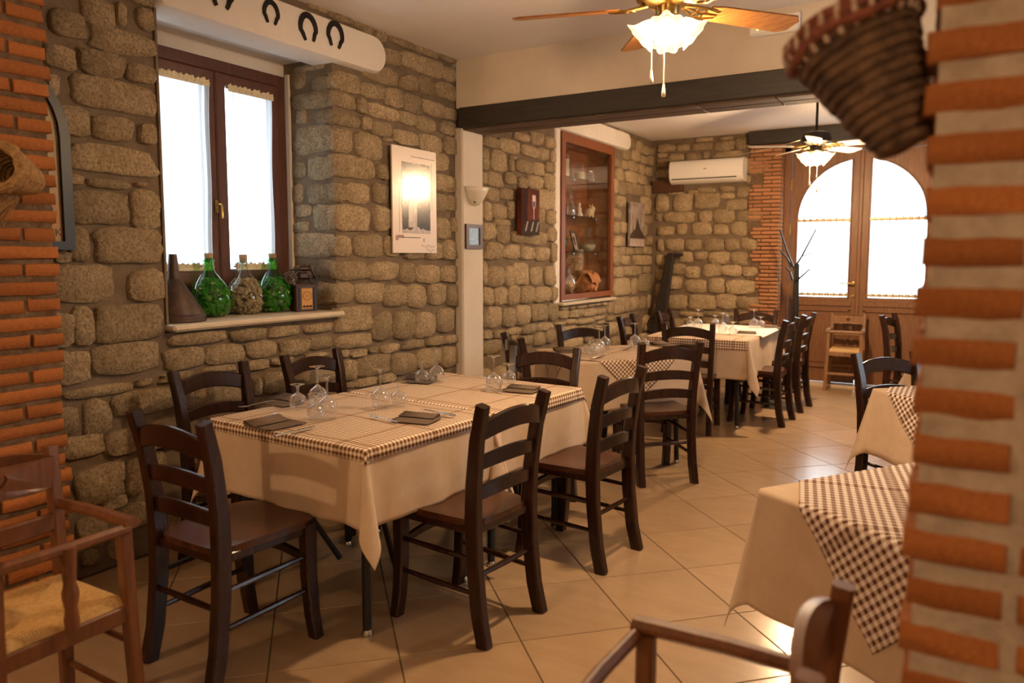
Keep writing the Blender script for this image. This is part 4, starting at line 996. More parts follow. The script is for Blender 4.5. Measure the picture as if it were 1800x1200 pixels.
# poster
ps = thing('poster', 'pale pink glossy poster with a dark photo of a column, on the stone wall', 'poster', (W+.012, 4.237, 1.46)); P = lambda u, v, d: (d, u-.245, v)
obj('sheet', MB().prism(rect(0, 0, .49, .715), P, 0, .012), M_PAPER, ps, smooth=False)
obj('photo', MB().prism(rect(.10, .135, .415, .615), P, .012, .0135), M_DARKP, ps, smooth=False, label='dark photograph with a pale column')
rn = random.Random(4); col_ = [(.165, .175), (.172, .42), (.195, .45), (.205, .54), (.22, .555), (.235, .54), (.238, .47), (.262, .45), (.268, .50), (.285, .51), (.287, .44), (.262, .42), (.258, .175)]
obj('column_print', MB().prism(col_, P, .0135, .0142), M_PALEP, ps, smooth=False)
rk = [(.10, .135)]+[(.10+.315*i/14, .165+rn.uniform(-.012, .022)) for i in range(15)]+[(.415, .135)]
obj('rocks_print', MB().prism(rk, P, .0142, .0148), M_PALEP, ps, smooth=False)
ln = MB()
for r_ in (rect(.20, .655, .47, .660), rect(.10, .103, .30, .108), rect(.435, .30, .437, .63), rect(.068, .14, .070, .42), rect(.335, .075, .341, .103)): ln.prism(r_, P, .012, .0128)
obj('printed_lines', ln, M_DARKP, ps, smooth=False)
obj('printed_square', MB().prism(rect(.028, .085, .058, .118), P, .012, .0128).prism(rect(.05, .10, .115, .122), P, .012, .0126), mat('rose_print', (.30, .14, .12), .4), ps, smooth=False)
sg = MB()
for (u0, v0, n_) in ((.31, .048, 16), (.37, .018, 10)):
    q = [P(u0+.010*i, v0+.010*math.sin(i*2.1)+.006*math.sin(i*.9), .0126) for i in range(n_)]; sg.tube(q, .0009, 4)
obj('signature', sg, M_DARKP, ps, smooth=False)
# wine canvas
wc = thing('canvas_picture', 'narrow dark red canvas of a wine glass above a barrel', 'picture', (W+.01, 5.815, 1.625)); P = lambda u, v, d: (d, u-.16, v)
obj('canvas', MB().prism(rect(0, 0, .32, .395), P, 0, .045), mat('wine_red_print', (.20, .050, .022), .75, spec=.15, var=(.060, .016, .010), vscale=4), wc, smooth=False)
obj('shadow_print', MB().prism([(0, .0), (.13, .0), (.10, .2), (.12, .395), (0, .395)], P, .045, .0455), mat('dark_maroon_print', (.042, .012, .009), .75, spec=.15), wc, smooth=False)
gp = [(.19, .345), (.19, .26), (.205, .235), (.215, .22), (.214, .13), (.225, .13), (.225, .22), (.235, .235), (.25, .26), (.25, .345)]
obj('glass_print', MB().prism(gp, P, .0455, .046), mat('pale_rose_print', (.62, .40, .28), .4), wc, smooth=False)
obj('wine_print', MB().prism([(.195, .29), (.196, .26), (.21, .24), (.23, .24), (.243, .26), (.244, .29)], P, .046, .0465), mat('deep_wine_print', (.05, .008, .008), .4), wc, smooth=False)
br = MB()
M_MATTED = mat('matte_dark_print', (.05, .034, .030), .8, spec=.15); M_MATTEP = mat('matte_grey_print', (.40, .34, .30), .8, spec=.15)
obj('barrel_print', MB().prism([(.0, .03), (.06, .09), (.16, .13), (.32, .14), (.32, .0), (0, 0)], P, .0455, .046), M_MATTED, wc, smooth=False)
for u in (.10, .20, .29): br.prism([(u-.04, .03), (u-.015, .03), (u+.02, .115), (u, .115)], P, .046, .0464)
obj('barrel_hoops_print', br, M_MATTEP, wc, smooth=False)
# old tree canvas
tc_ = thing('canvas_picture', 'weathered brown and cream picture on the wall right of the display niche', 'picture', (W+.01, 8.39, 1.555)); P = lambda u, v, d: (d, u-.23, v)
obj('canvas', MB().prism(rect(0, 0, .46, .505), P, 0, .025), mat('cream_brown_print', (.50, .42, .36), .8, spec=.15, var=(.12, .075, .055), vscale=5, grain=(3, 6, 1.6), detail=8), tc_, smooth=False)
rn = random.Random(8); tr = MB()
for k in range(9):
    u = .08+.036*k; tr.prism([(u-.006, .10), (u+.010, .10), (u+.006+rn.uniform(-.01, .01), .20+rn.uniform(0, .08)), (u-.004, .19)], P, .025, .0256)
tr.prism([(.0, .09), (.46, .09), (.46, .12), (.32, .20), (.22, .34), (.16, .20), (.0, .13)], P, .025, .0255)
obj('trunks_print', tr, mat('dark_umber_print', (.06, .035, .025), .6), tc_, smooth=False)
obj('pale_band_print', MB().prism(rect(.0, .0, .46, .085), P, .025, .0257), M_PALEP, tc_, smooth=False)
# small framed photograph and wall light on the pilaster
PX = W+.052
sf = thing('photo_frame', 'small brown frame with a bluish photograph on the white pilaster', 'picture', (PX, 4.913, 1.495)); P = lambda u, v, d: (d, u-.113, v)
obj('frame', MB().prism(rect(0, 0, .226, .187), P, 0, .018, [rect(.038, .030, .190, .160)]), M_FRAMEW, sf, smooth=False)
obj('photograph', MB().prism(rect(.036, .028, .192, .162), P, .002, .008), mat('blue_grey_photo', (.36, .46, .52), .2, var=(.14, .17, .20), vscale=22, grain=(2, 9, 2)), sf, smooth=False)
wl = thing('wall_light', 'white half-bowl wall light high on the white pilaster', 'lamp', (PX, 4.925, 1.845))
mb = MB(); n = 20; pr = [(.0, -.085), (.035, -.078), (.060, -.055), (.082, -.02), (.098, .02), (.112, .055)]
vs = []; fs = []
for i, (r_, z) in enumerate(pr):
    for j in range(n+1): a = -PI/2+PI*j/n; vs.append((r_*math.cos(a)*1.05, r_*math.sin(a)*1.15, z+.06))
for i in range(len(pr)-1):
    for j in range(n): fs.append((i*(n+1)+j, i*(n+1)+j+1, (i+1)*(n+1)+j+1, (i+1)*(n+1)+j))
o = obj('bowl', mb.add(vs, fs), M_SCONCE, wl, ang=80); md = o.modifiers.new('thickness', 'SOLIDIFY'); md.thickness = .004
obj('bracket', MB().box((.012, 0, .04), (.024, .06, .09), .006).tube([(.01, -.035, .02), (.05, -.055, .0)], .006), M_IRON, wl)
# arched frame half hidden behind the brick pier
af = thing('arched_picture', 'dark arch-topped frame half hidden behind the brick pier, with old lettering', 'picture', (W+.012, 1.43, 1.462)); P = lambda u, v, d: (d, u, v)
def arch(w_, h_, top, n=18): return [(-w_, 0), (w_, 0), (w_, h_)]+[(w_*math.cos(PI*k/n), h_+top*math.sin(PI*k/n)) for k in range(1, n)]+[(-w_, h_)]
outer = arch(.43, .47, .36); inner = [(u*.90, v*.93+.035) for u, v in arch(.43, .47, .36)]
obj('frame', MB().prism(outer, P, 0, .03, [inner]), M_BLACK, af, smooth=False)
obj('print', MB().prism(inner, P, .004, .012), mat('aged_paper', (.50, .35, .15), .5, var=(.38, .27, .14), vscale=5), af, smooth=False)
obj('lower_print', MB().prism(rect(-.38, .05, .385, .20), P, .012, .0128), mat('amber_print', (.48, .25, .07), .5), af, smooth=False)
obj('barrel_print', MB().prism([(.30+.055*math.cos(t), .145+.075*math.sin(t)) for t in [2*PI*k/16 for k in range(16)]], P, .0128, .0134), mat('dark_brown_print', (.05, .03, .02), .5), af, smooth=False)
fc = bpy.data.curves.new('lettering', 'FONT'); fc.body = 'OCK'; fc.size = .045; fc.extrude = .0004
to = bpy.data.objects.new('tmp', fc); COL.objects.link(to); bpy.context.view_layer.update()
me = bpy.data.meshes.new_from_object(to.evaluated_get(bpy.context.evaluated_depsgraph_get())); bpy.data.objects.remove(to); me.materials.clear(); me.materials.append(bpy.data.materials['dark_brown_print'])
lt = link('lettering', me, af, (.0135, .285, .058)); lt.rotation_euler = (PI/2, 0, PI/2)
# horseshoes on the plaster lintel
HS = 'old iron horseshoes on the plaster lintel'
def horseshoe(y, z, s, label, rot_=0):
    t = thing('horseshoe', label, 'horseshoe', (W+.028, y, z), 0, HS); pts = []
    for k in range(19):
        a = R(-62)+R(304)*k/18
        a = R(-52)+R(284)*k/18; pts.append((0, s*.060*math.cos(a)*(1 if math.sin(a) > -.2 else .80), s*.078*math.sin(a)))
    t.rotation_euler = (rot_, 0, 0)
    obj('shoe', MB().bar(pts, [.012]*19, [s*(.018+.016*math.sin(PI*k/18)) for k in range(19)], (1, 0, 0), .003), M_IRON, t)
    nl = MB()
    for k in (4, 6, 12, 14): nl.lathe([(0, .008), (.004, .007), (.004, -.002)], 6, pts[k], Matrix.Rotation(PI/2, 3, 'Y'))
    obj('nail_heads', nl, M_IRON, t)
horseshoe(2.668, 2.755, 1.05, 'iron horseshoe on the lintel above the left curtain, cut by the top edge')
horseshoe(2.990, 2.742, .80, 'thin iron horseshoe, second along the lintel')
horseshoe(3.262, 2.730, 1.0, 'wide iron horseshoe, third along the lintel', .12)
horseshoe(3.480, 2.742, .98, 'heavy dark horseshoe nearest the rounded end of the lintel', -.05)
# emergency light on the header
el = thing('emergency_light', 'flat white emergency light with a green dot, on the header above the beam', 'light', (-1.025, BY0-.002, 2.79))
obj('body', MB().box((0, -.02, 0), (.285, .04, .105), .006), M_WHITE, el, smooth=False)
obj('cover', MB().box((0, -.045, -.022), (.275, .02, .055), .008), M_WHITE, el, smooth=False)
obj('indicator', MB().lathe([(0, .004), (.005, .003), (.006, 0)], 10, (-.09, -.056, -.02), Matrix.Rotation(PI/2, 3, 'X')), emit_mat('green_indicator', (.5, .9, .1), 3), el)
# air conditioner
ac = thing('air_conditioner', 'white wall air conditioner high on the rear stone wall', 'air conditioner', (-2.615, YB-.004, 2.29))
prof = [(0, 0), (-.11, -.0), (-.17, .025), (-.20, .07), (-.205, .16), (-.195, .235), (-.165, .262), (0, .265)]
T = lambda u, v, d: (d, u, v)
obj('body', MB().prism(prof, T, -.425, .425), M_WHITE, ac, ang=50)
obj('end_cap', MB().prism([(u*1.01-.002, v*1.0) for u, v in prof], T, .405, .43), M_WHITE, ac, ang=50)
obj('vent', MB().box((-.02, -.190, .048), (.76, .012, .012), .003), M_BLACK, ac, smooth=False)
obj('louvre', MB().box((-.02, -.165, .022), (.76, .05, .010), .004, Matrix.Rotation(R(-28), 3, 'X')), M_WHITE, ac, smooth=False)
obj('badge', MB().box((0, -.2055, .155), (.035, .003, .008), .001), M_IRON, ac, smooth=False)
tag(obj('timber_stub', MB().box((-3.115, YB-.02, 2.277), (.37, .10, .14), .008), M_FRAMEW, smooth=False), 'short dark timber built into the rear wall left of the air conditioner', 'timber')

# ---- display niche: wooden case with glass shelves
cs = thing('display_cabinet', 'orange-brown wooden display case with glass shelves set into the stone wall', 'cabinet', (W, (NY0+NY1)/2, NZ0)); cw, chh, cd = NY1-NY0, NZ1-NZ0, .30
T = lambda u, v, d: (d, u, v)
obj('frame', MB().prism(rect(-cw/2, .03, cw/2, chh), T, -.02, .012, [rect(-cw/2+.075, .085, cw/2-.075, chh-.09)]), M_CABW, cs, smooth=False)
bx = MB().box((-cd, 0, chh/2), (.02, cw, chh)).box((-cd/2, -cw/2+.03, chh/2), (cd, .02, chh)).box((-cd/2, cw/2-.03, chh/2), (cd, .02, chh)).box((-cd/2, 0, chh-.06), (cd, cw-.06, .02)).box((-cd/2, 0, .06), (cd, cw-.06, .03))
obj('case', bx, M_CABW, cs, smooth=False)
SHZ = []
for px_, py_ in ((993, 305), (993, 374), (993, 440)):
    z = onx(px_, py_, W).z-.015; SHZ.append(z); sh = obj('glass_shelf', MB().box((-.145, 0, z-NZ0), (.26, cw-.10, .008), .002), M_SHELFG, cs, smooth=False)
    for y in (-.25, .28): obj('support', MB().lathe([(0, 0), (.012, 0), (.012, .02), (0, .022)], 12, (-.06, y, z-NZ0-.014), Matrix.Rotation(PI/2, 3, 'Y')), M_STEEL, sh)
for k in (0, 1): obj('sliding_glass', MB().box((-.022+.010*k, -cw/4+.02+k*(cw/2-.04), chh/2), (.005, cw/2-.03, chh-.19)), M_PANE, cs, smooth=False)
struct('trim_7', MB().box((W-.01, (NY0+NY1)/2, NZ0-.005), (.12, cw+.06, .032), .010), M_STRIP, label='pale stone ledge under the display case')
def lathe_thing(name, label, cat, p, parts, group=None):
    t = thing(name, label, cat, p, 0, group)
    for nm, pr, m, n_ in parts: obj(nm, MB().lathe_open(pr, n_) if m in (M_GLASS, M_PALEG, M_GREENG) else MB().lathe(pr, n_), m, t, ang=60)
    return t
s3, s2, s1 = [z+.005 for z in SHZ]; XN = W-.13; zf = NZ0+.08
cr = mat('cream_powder', (.72, .58, .36), .8); sn = mat('pale_shells', (.60, .48, .36), .7, var=(.36, .25, .16), vscale=40)
lathe_thing('bottle', 'clear bottle half full of cream powder on the top glass shelf', 'bottle', (XN, 6.83, s3), [('glass', [(.048, 0), (.05, .01), (.05, .20), (.035, .25), (.018, .27), (.016, .33), (.020, .335)], M_GLASS, 20), ('contents', [(0, .004), (.046, .004), (.046, .18), (0, .18)], cr, 16), ('stopper', [(0, .32), (.015, .32), (.017, .35), (0, .352)], M_CORK, 12)])
lathe_thing('jar', 'small clear jar between bottle and powder jar on the top shelf', 'jar', (XN-.03, 7.02, s3), [('glass', [(.040, 0), (.042, .01), (.042, .10), (.034, .12), (.034, .15)], M_GLASS, 18), ('contents', [(0, .004), (.038, .004), (.038, .03), (0, .03)], sn, 14)])
lathe_thing('jar', 'clear jar with cream powder on the top glass shelf', 'jar', (XN, 7.17, s3), [('glass', [(.055, 0), (.058, .01), (.058, .11), (.045, .14), (.045, .17)], M_GLASS, 20), ('contents', [(0, .004), (.054, .004), (.054, .085), (0, .085)], cr, 16)])
lathe_thing('jar', 'low clear jar with a lid at the right of the top shelf', 'jar', (XN, 7.42, s3), [('glass', [(.050, 0), (.054, .02), (.054, .08), (.040, .105)], M_GLASS, 18), ('lid', [(0, .105), (.042, .105), (.042, .12), (0, .125)], M_STEEL, 18)])
dec = [(.040, 0), (.044, .02), (.042, .09), (.026, .13), (.013, .15), (.012, .21), (.018, .225)]
for y, x, l in ((6.76, 0, 'cut-glass decanter at the left of the middle shelf'), (6.86, -.05, 'second cut-glass decanter, set back on the middle shelf'), (6.92, .03, 'third cut-glass decanter, at the front of the middle shelf'), (7.02, -.02, 'fourth cut-glass decanter, beside the white figurine')):
    lathe_thing('decanter', l, 'decanter', (XN+x, y, s2), [('glass', dec, M_GLASS, 16), ('stopper', [(0, .22), (.013, .222), (.019, .245), (.012, .268), (0, .272)], M_PALEG, 12)], 'decanters on the middle shelf')
fg = thing('figurine', 'small white figurine on the middle glass shelf', 'figurine', (XN, 7.17, s2))
obj('body', MB().lathe([(0, 0), (.035, 0), (.038, .02), (.022, .06), (.026, .085), (.012, .105), (.018, .12), (.014, .14), (0, .148)], 14), M_WHITEPL, fg)
an = thing('figurine', 'cream and brown animal figurine on the middle glass shelf', 'figurine', (XN, 7.42, s2)); cm = mat('cream_ceramic', (.66, .50, .30), .35)
ab = MB().lathe([(0, -.07), (.035, -.055), (.042, 0), (.036, .05), (0, .065)], 14, (0, 0, .062), Matrix.Rotation(PI/2, 3, 'X'))
for sx in (-1, 1):
    for sy in (-1, 1): ab.tube([(sx*.02, sy*.04, .05), (sx*.022, sy*.042, 0)], [.014, .011], 8)
obj('body', ab, cm, an)
hd_ = obj('head', MB().lathe([(0, -.03), (.022, -.02), (.028, .0), (.018, .03), (0, .04)], 12, (.01, .062, .10), Matrix.Rotation(R(70), 3, 'X')).tube([(.01, .05, .12), (.016, .045, .15)], [.010, .003], 6).tube([(-.012, .05, .12), (-.018, .045, .15)], [.010, .003], 6), cm, an)
lathe_thing('demijohn', 'green glass jar at the left of the lower shelf', 'jar', (XN-.01, 6.74, s1), [('glass', [(.05, 0), (.085, .05), (.09, .11), (.06, .18), (.025, .24), (.022, .30), (.026, .305)], M_GREENG, 22)])
fr2 = thing('photo_frame', 'dark tilted picture frame on the lower glass shelf', 'picture', (XN+.02, 7.07, s1)); fr2.rotation_euler = (0, R(-14), R(8))
obj('frame', MB().prism(rect(-.085, 0, .085, .215), T, 0, .014, [rect(-.065, .02, .065, .195)]), M_BLACK, fr2, smooth=False)
obj('photograph', MB().prism(rect(-.066, .019, .066, .196), T, .002, .006), M_PALEP, fr2, smooth=False)
obj('portrait_print', MB().prism(rect(-.025, .07, .02, .16), T, .006, .0066), M_DARKP, fr2, smooth=False)
lathe_thing('carafe', 'clear glass carafe filled with shells on the lower glass shelf', 'carafe', (XN, 7.37, s1), [('glass', [(.06, 0), (.09, .04), (.095, .08), (.075, .14), (.042, .19), (.040, .24), (.052, .265)], M_PALEG, 24), ('contents', [(0, .005), (.058, .006), (.084, .04), (.088, .07), (0, .09)], sn, 18)])
# bottom of the case: leather pouch, tied vines, glass globe, chequered box
bk = thing('woven_pouch', 'tan leather pouch with straps at the bottom of the display case', 'pouch', (XN+.02, 7.22, zf)); lea = mat('tan_leather', (.48, .20, .06), .5, var=(.27, .095, .025), vscale=16, bump=.3, bscale=30)
rn = random.Random(3)
obj('body', MB().lathe([(0, 0), (.09, .005), (.135, .05), (.145, .11), (.12, .16), (.095, .20), (.105, .23)], 26, wob=lambda i, t: .07*math.sin(3*t+i)+.04*math.sin(7*t+2*i)), lea, bk)
stp = MB()
for k in range(6):
    a = k*1.05; stp.bar([(.15*math.cos(a), .15*math.sin(a), .02+.02*k), (.158*math.cos(a+.5), .158*math.sin(a+.5), .09), (.12*math.cos(a+.9), .12*math.sin(a+.9), .19)], .006, .022, (0, 0, 1), .002)
obj('straps', stp, mat('pale_leather', (.55, .27, .10), .5), bk)
obj('flap', MB().grid(10, 8, lambda u, v: (.10+.07*v, (u-.5)*.22, .20-.10*v*v+.012*math.sin(u*9))), lea, bk, fix=False)
vn = thing('twisted_vine', 'knot of twisted brown vine behind the leather pouch', 'vine', (XN-.02, 6.98, zf)); vm = MB()
for k in range(9):
    r_ = .07+.012*k; a0 = rn.uniform(0, 6); tl = Matrix.Rotation(rn.uniform(-.8, .8), 3, 'X') @ Matrix.Rotation(rn.uniform(-.9, .9), 3, 'Y')
    vm.tube([(tl @ Vector((0, r_*math.cos(a0+q*.5), r_*math.sin(a0+q*.5)*1.1)))+Vector((0, 0, .21)) for q in range(9)], .007, 5)
obj('stems', vm, mat('brown_vine', (.22, .09, .03), .7), vn)
obj('stump', MB().tube([(0, 0, 0), (.01, .01, .10), (0, 0, .22)], [.05, .03, .02], 8), bpy.data.materials['brown_vine'], vn)
lathe_thing('glass_globe', 'round clear glass vessel with brown contents at the bottom left of the case', 'jar', (XN+.05, 6.78, zf), [('glass', [(.04, 0), (.085, .05), (.10, .11), (.085, .17), (.045, .215), (.035, .26), (.042, .27)], M_GLASS, 26), ('contents', [(0, .01), (.04, .008), (.08, .05), (.092, .10), (.06, .14), (0, .15)], mat('brown_contents', (.34, .15, .06), .8, var=(.60, .42, .24), vscale=28), 20)])
kb = thing('chequered_box', 'cream and dark chequered wooden box on top of the leather pouch', 'box', (XN-.01, 7.16, zf+.235)); kb.rotation_euler = (R(4), 0, R(12))
obj('body', MB().box((0, 0, .105), (.10, .13, .21), .003), mat('cream_wood', (.66, .50, .32), .5), kb, smooth=False)
dk = MB()
for i in range(4):
    for j in range(6):
        if (i+j) % 2: dk.box((.0505, -.049+.0325*i, .018+.035*j), (.002, .031, .034))
obj('dark_squares', dk, M_FRAMEW, kb, smooth=False)

# ================================================================== WINDOW SILL
SZ = 1.101
fn = thing('funnel', 'big rusty tin funnel standing upside down on the window sill', 'funnel', (-3.50, 2.480, SZ))
fn.scale = (1.0, 1.0, .92)
obj('cone', MB().lathe_open([(.150, 0), (.150, .035), (.143, .040), (.143, .050), (.036, .235)], 36), mat('rusty_tin', (.085, .048, .032), .5, metal=.35, var=(.045, .025, .018), vscale=18), fn, ang=30)
obj('spout', MB().lathe_open([(.036, .232), (.030, .25), (.019, .375), (.0185, .375)], 24), bpy.data.materials['rusty_tin'], fn)
obj('rim_band', MB().lathe_open([(.151, .0), (.1535, .004), (.1535, .010), (.151, .013)], 36), bpy.data.materials['rusty_tin'], fn)
DJ = [(.0, .004), (.060, 0), (.085, .012), (.104, .055), (.112, .105), (.104, .155), (.080, .200), (.052, .240), (.030, .275), (.0225, .300), (.021, .335), (.026, .337), (.026, .350), (.021, .352), (.020, .362)]
def demijohn(p, label, g, cork, seed, sc=1.0):
    t = thing('demijohn', label, 'bottle', p); t.scale = (sc*1.10, sc*1.10, sc*.90)
    obj('glass', MB().lathe_open(DJ, 32), g, t, ang=50)
    obj('stopper', MB().lathe([(0, .335), (.017, .335), (.021, .385), (.018, .390), (0, .391)], 14), M_CORK, t)
    rn = random.Random(seed); mb = MB(); n_ = 0
    for k in range(330):
        z = rn.uniform(.016, .225); rr = np.interp(z, [q[1] for q in DJ], [q[0] for q in DJ])-.016; a = rn.uniform(0, 2*PI); q = rr*math.sqrt(rn.uniform(.45, 1))
        m3 = Matrix.Rotation(rn.uniform(0, PI), 3, 'Z') @ Matrix.Rotation(rn.uniform(0, PI), 3, 'X')
        mb.lathe([(.0098, -.017), (.0098, .017)], 7, (q*math.cos(a), q*math.sin(a), z), m3)
    o = obj('cork_filling', mb, cork, t, ang=50); o['kind'] = 'stuff'
    return t
CG = mat('greenish_cork', (.30, .33, .12), .9, var=(.18, .20, .06), vscale=60); 
demijohn(onz(373, 556, SZ) + Vector((0.0, -.01, 0)), 'green glass demijohn full of corks, next to the funnel', M_GREENG, CG, 1)
demijohn(onz(433, 551, SZ) + Vector((0.0, -.01, 0)), 'clear glass demijohn full of corks between two green ones', M_PALEG, M_CORK, 2, .98)
demijohn(onz(484, 547, SZ) + Vector((0.0, -.01, 0)), 'green glass demijohn full of corks, next to the wooden radio', M_GREENG, CG, 3)
rd = thing('radio', 'small old wooden radio with an amber dial on the window sill', 'radio', onz(528, 546, SZ) + Vector((.02, .01, 0)), R(72)); rd.scale = (.9, .9, .84)
obj('case', MB().box((0, 0, .095), (.155, .10, .19), .006), M_FRAMEW, rd, smooth=False)
obj('top_board', MB().box((0, 0, .190), (.175, .115, .012), .004), M_FRAMEW, rd, smooth=False)
obj('front_panel', MB().box((0, -.051, .092), (.080, .006, .150), .002), mat('amber_panel', (.62, .30, .05), .45), rd, smooth=False)
dl = MB()
for r_ in (.034, .026, .008): dl.tube([(r_*math.cos(t), -.0545, .112+r_*math.sin(t)) for t in [2*PI*k/24 for k in range(24)]], .0012, 5, closed=True)
obj('dial_rings', dl, M_FRAMEW, rd)
for k in (-1, 0, 1): obj('knob', MB().lathe([(0, .012), (.007, .011), (.008, 0)], 12, (k*.024, -.054, .036), Matrix.Rotation(PI/2, 3, 'X')), M_BLACK, rd)
for k in (-1, 1): obj('side_strip', MB().box((k*.055, -.051, .092), (.018, .005, .165), .002), M_BLACK, rd, smooth=False)
mo = thing('model_motorcycle', 'dark model motorcycle standing on the wooden radio', 'model', rd.location + Vector((.0, 0, .166)), R(72)); mo.scale = (.95, .95, .82); BRZ = mat('dark_bronze', (.07, .040, .028), .4, metal=.6)
for x, nm in ((-.085, 'wheel'), (.085, 'wheel')):
    wm = MB().tube([(x+.036*math.cos(t), 0, .040+.036*math.sin(t)) for t in [2*PI*k/20 for k in range(20)]], .006, 6, closed=True)
    for k in range(6): a = PI*k/6; wm.tube([(x-.034*math.cos(a), 0, .040-.034*math.sin(a)), (x+.034*math.cos(a), 0, .040+.034*math.sin(a))], .0014, 4)
    obj(nm, wm, BRZ, mo)
bd = MB().tube([(-.085, 0, .04), (-.04, 0, .05), (.03, 0, .045), (.055, 0, .105), (-.03, 0, .10), (-.085, 0, .04)], .007, 6).tube([(.085, .012, .04), (.06, .010, .10), (.045, .008, .145)], .005, 6).tube([(.085, -.012, .04), (.06, -.010, .10), (.045, -.008, .145)], .005, 6)
bd.box((0, 0, .062), (.07, .036, .05), .01).box((-.052, 0, .106), (.075, .034, .016), .007)
obj('frame', bd, BRZ, mo)
obj('tank', MB().lathe([(0, -.045), (.018, -.035), (.025, 0), (.020, .035), (0, .045)], 12, (.01, 0, .115), Matrix.Rotation(PI/2, 3, 'Y')), BRZ, mo)
obj('handlebar', MB().tube([(.02, -.055, .145), (.045, -.03, .150), (.045, .03, .150), (.02, .055, .145)], .004, 6), M_BRASS, mo)
obj('mudguard', MB().tube([(-.085+.048*math.cos(t), 0, .042+.048*math.sin(t)) for t in [R(30+15*k) for k in range(9)]], .006, 6), BRZ, mo)

# ================================================================== CORNER TOOL, COAT STAND, BASKETS
tl_ = thing('old_press_tool', 'tall dark tapered wooden tool with a short crossbar, leaning in the far corner', 'tool', (-3.10, 8.78, 0)); tw_ = mat('blackened_wood', (.026, .017, .012), .6, var=(.013, .009, .007), vscale=10, grain=(6, 6, .8), bump=.2)
obj('shaft', MB().bar([(-.08, -.02, 0), (-.06, -.02, .45), (.0, .04, 1.0), (.055, .10, 1.46)], [.24, .20, .125, .085], .06, (1, 0, 0), .008), tw_, tl_)
obj('crossbar', MB().bar([(.02, .10, 1.468), (.20, .10, 1.462)], .04, .035, (0, 1, 0), .005), tw_, tl_)
obj('iron_ring', MB().tube([(-.06+.095*math.cos(t), -.09, .62+.095*math.sin(t)) for t in [2*PI*k/24 for k in range(24)]], .010, 8, closed=True), M_IRON, tl_)
obj('foot_block', MB().box((-.08, -.02, .05), (.30, .16, .10), .01), tw_, tl_, smooth=False)
ck = thing('coat_stand', 'black metal tree-shaped coat stand by the entrance door', 'coat stand', (-1.52, 8.45, 0))
pz = lambda px, py: ony(px, py, 8.45) - Vector((-1.52, 8.45, 0))
tk = MB()
for k in range(4): a = k*PI/2+.4; tk.bar([(.05*math.cos(a), .05*math.sin(a), .02), (.022*math.cos(a), .022*math.sin(a), .7), (.012*math.cos(a), .012*math.sin(a), 1.36)], .026, .018, (1, 0, 0), .002)
obj('trunk', tk, M_BLACK, ck)
for pts in ([(1397, 475), (1383, 440), (1371, 403)], [(1392, 470), (1384, 455), (1371, 441)], [(1397, 470), (1411, 450), (1437, 403)], [(1411, 450), (1423, 446), (1437, 440)], [(1397, 496), (1410, 486), (1427, 472)], [(1393, 492), (1388, 478), (1380, 470)]):
    q = [pz(*p) for p in pts]; n_ = len(q); dy = rnd.uniform(-.12, .12)
    for i in range(n_): q[i].y += dy*i/(n_-1)
    obj('branch', MB().bar(q, [.026, .020, .014] if pts[0][0] != 1411 else [.016, .014, .012], [.020, .017, .013] if pts[0][0] != 1411 else [.012, .010, .009], (0, 1, 0), .002), M_BLACK, ck)
for a in (R(-20), R(70), R(150), R(235)):
    obj('foot', MB().tube([(.03*math.cos(a), .03*math.sin(a), .35), (.17*math.cos(a), .17*math.sin(a), .0)], .010, 6), M_BLACK, ck)
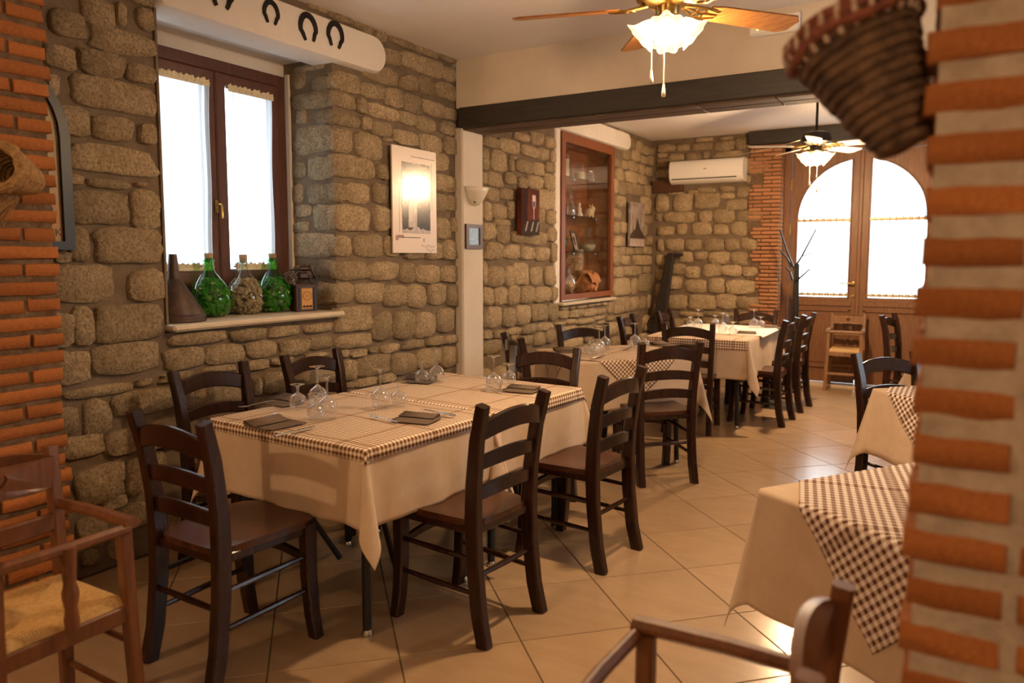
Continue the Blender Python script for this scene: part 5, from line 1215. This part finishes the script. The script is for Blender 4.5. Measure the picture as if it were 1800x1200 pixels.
def horn(name, label, mouth, tip, r0, r1, mats, rings, loc_cat='basket', seed=1):
    """coiled wicker horn: one coil per ring along an axis from mouth to tip"""
    mouth, tip = Vector(mouth), Vector(tip); t = thing(name, label, loc_cat, tip); ax = (mouth-tip); L_ = ax.length; ax.normalize()
    s = ax.orthogonal().normalized(); b = ax.cross(s); rn = random.Random(seed)
    wall = MB(); n = 30
    def rad(u): return r1+(r0-r1)*(u**.75)
    body = MB(); vs = []; fs = []; m_ = rings*2
    for i in range(m_+1):
        u = i/m_
        for k in range(n): a = 2*PI*k/n; q = rad(u)*.93; vs.append(ax*(L_*u)+s*(q*math.cos(a))+b*(q*math.sin(a)))
    for i in range(m_):
        for k in range(n): fs.append((i*n+k, i*n+(k+1) % n, (i+1)*n+(k+1) % n, (i+1)*n+k))
    fs.append(tuple(range(n))); body.add(vs, fs); o = obj('lining', body, mats[0], t, ang=80); md = o.modifiers.new('thickness', 'SOLIDIFY'); md.thickness = .004
    coil = MB(); thk = L_/rings*.62
    for i in range(rings):
        u = (i+.5)/rings; q = rad(u)
        coil.tube([ax*(L_*u)+s*(q*(1+.025*math.sin(k*5))*math.cos(2*PI*k/36))+b*(q*(1+.025*math.sin(k*5))*math.sin(2*PI*k/36)) for k in range(36)], [thk*(.8+.35*abs(math.sin(k*3.0+i))) for k in range(36)], 6, closed=True)
    c_ = obj('coils', coil, mats[0], t)
    rim = MB()
    for e in range(-2 if mats[2] else 0, 2):
        rim.tube([ax*(L_*(1+.05*e if e < 0 else 1+.012*e)+.006*math.sin(k*.52+e*PI))+s*(r0*(1.03-.03*e)*math.cos(2*PI*k/48))+b*(r0*(1.03-.03*e)*math.sin(2*PI*k/48)) for k in range(48)], [thk*(.62 if mats[2] else 1.0)*(1.0+.4*abs(math.sin(k*.8+e))) for k in range(48)], 7, closed=True)
    obj('braided_rim', rim, mats[1], t)
    if mats[2]:
        st = MB()
        for k in range(26):
            a = 2*PI*k/26; a2 = a+.11
            st.tube([ax*(L_*.84)+s*(r0*1.00*math.cos(a))+b*(r0*1.00*math.sin(a)), ax*(L_*.94)+s*(r0*1.12*math.cos(a+.05))+b*(r0*1.12*math.sin(a+.05)), ax*(L_*1.03)+s*(r0*1.09*math.cos(a2))+b*(r0*1.09*math.sin(a2)), ax*(L_*1.02)+s*(r0*.93*math.cos(a2+.1))+b*(r0*.93*math.sin(a2+.1))], thk*.42, 5)
        obj('pale_lacing', st, mats[2], t)
    return t
M_PALEW = mat('pale_straw_lacing', (.58, .46, .36), .8, var=(.34, .22, .16), vscale=50)
horn('wicker_horn', 'dark woven horn basket with red-brown rim hanging on the right brick pillar', (-.168, 1.275, 1.775), (-.082, 1.268, 1.592), .088, .026, (M_WICKER, M_WICKRED, M_PALEW), 13, seed=2)
horn('wicker_horn', 'dark straw horn basket hanging on the brick pier at the left edge', (-2.84, 1.36, 1.735), (-2.965, 1.535, 1.705), .075, .030, (M_STRAW, M_STRAW, None), 10, seed=3)
sw = thing('straw_bundle', 'small bundle of dry straw hanging below the left horn basket', 'straw', (-2.945, 1.44, 1.68)); sm_ = MB(); rn = random.Random(9)
for k in range(46):
    a = rn.uniform(-1, 1); b = rn.uniform(-1, 1); sm_.tube([(.01*b, .05+.02*a, .02), (.02+.02*b, -.03+.05*a, -.06), (.03+.02*b, -.10+.07*a, -.12+.03*b)], [.003, .0035, .0015], 4)
o = obj('stalks', sm_, M_STRAW, sw); o['kind'] = 'stuff'
obj('tie', MB().tube([(.012+.022*math.cos(t), .03+.004*math.sin(t), -.0+.02*math.sin(t)) for t in [2*PI*k/12 for k in range(12)]], .004, 5, closed=True), M_WICKER, sw)
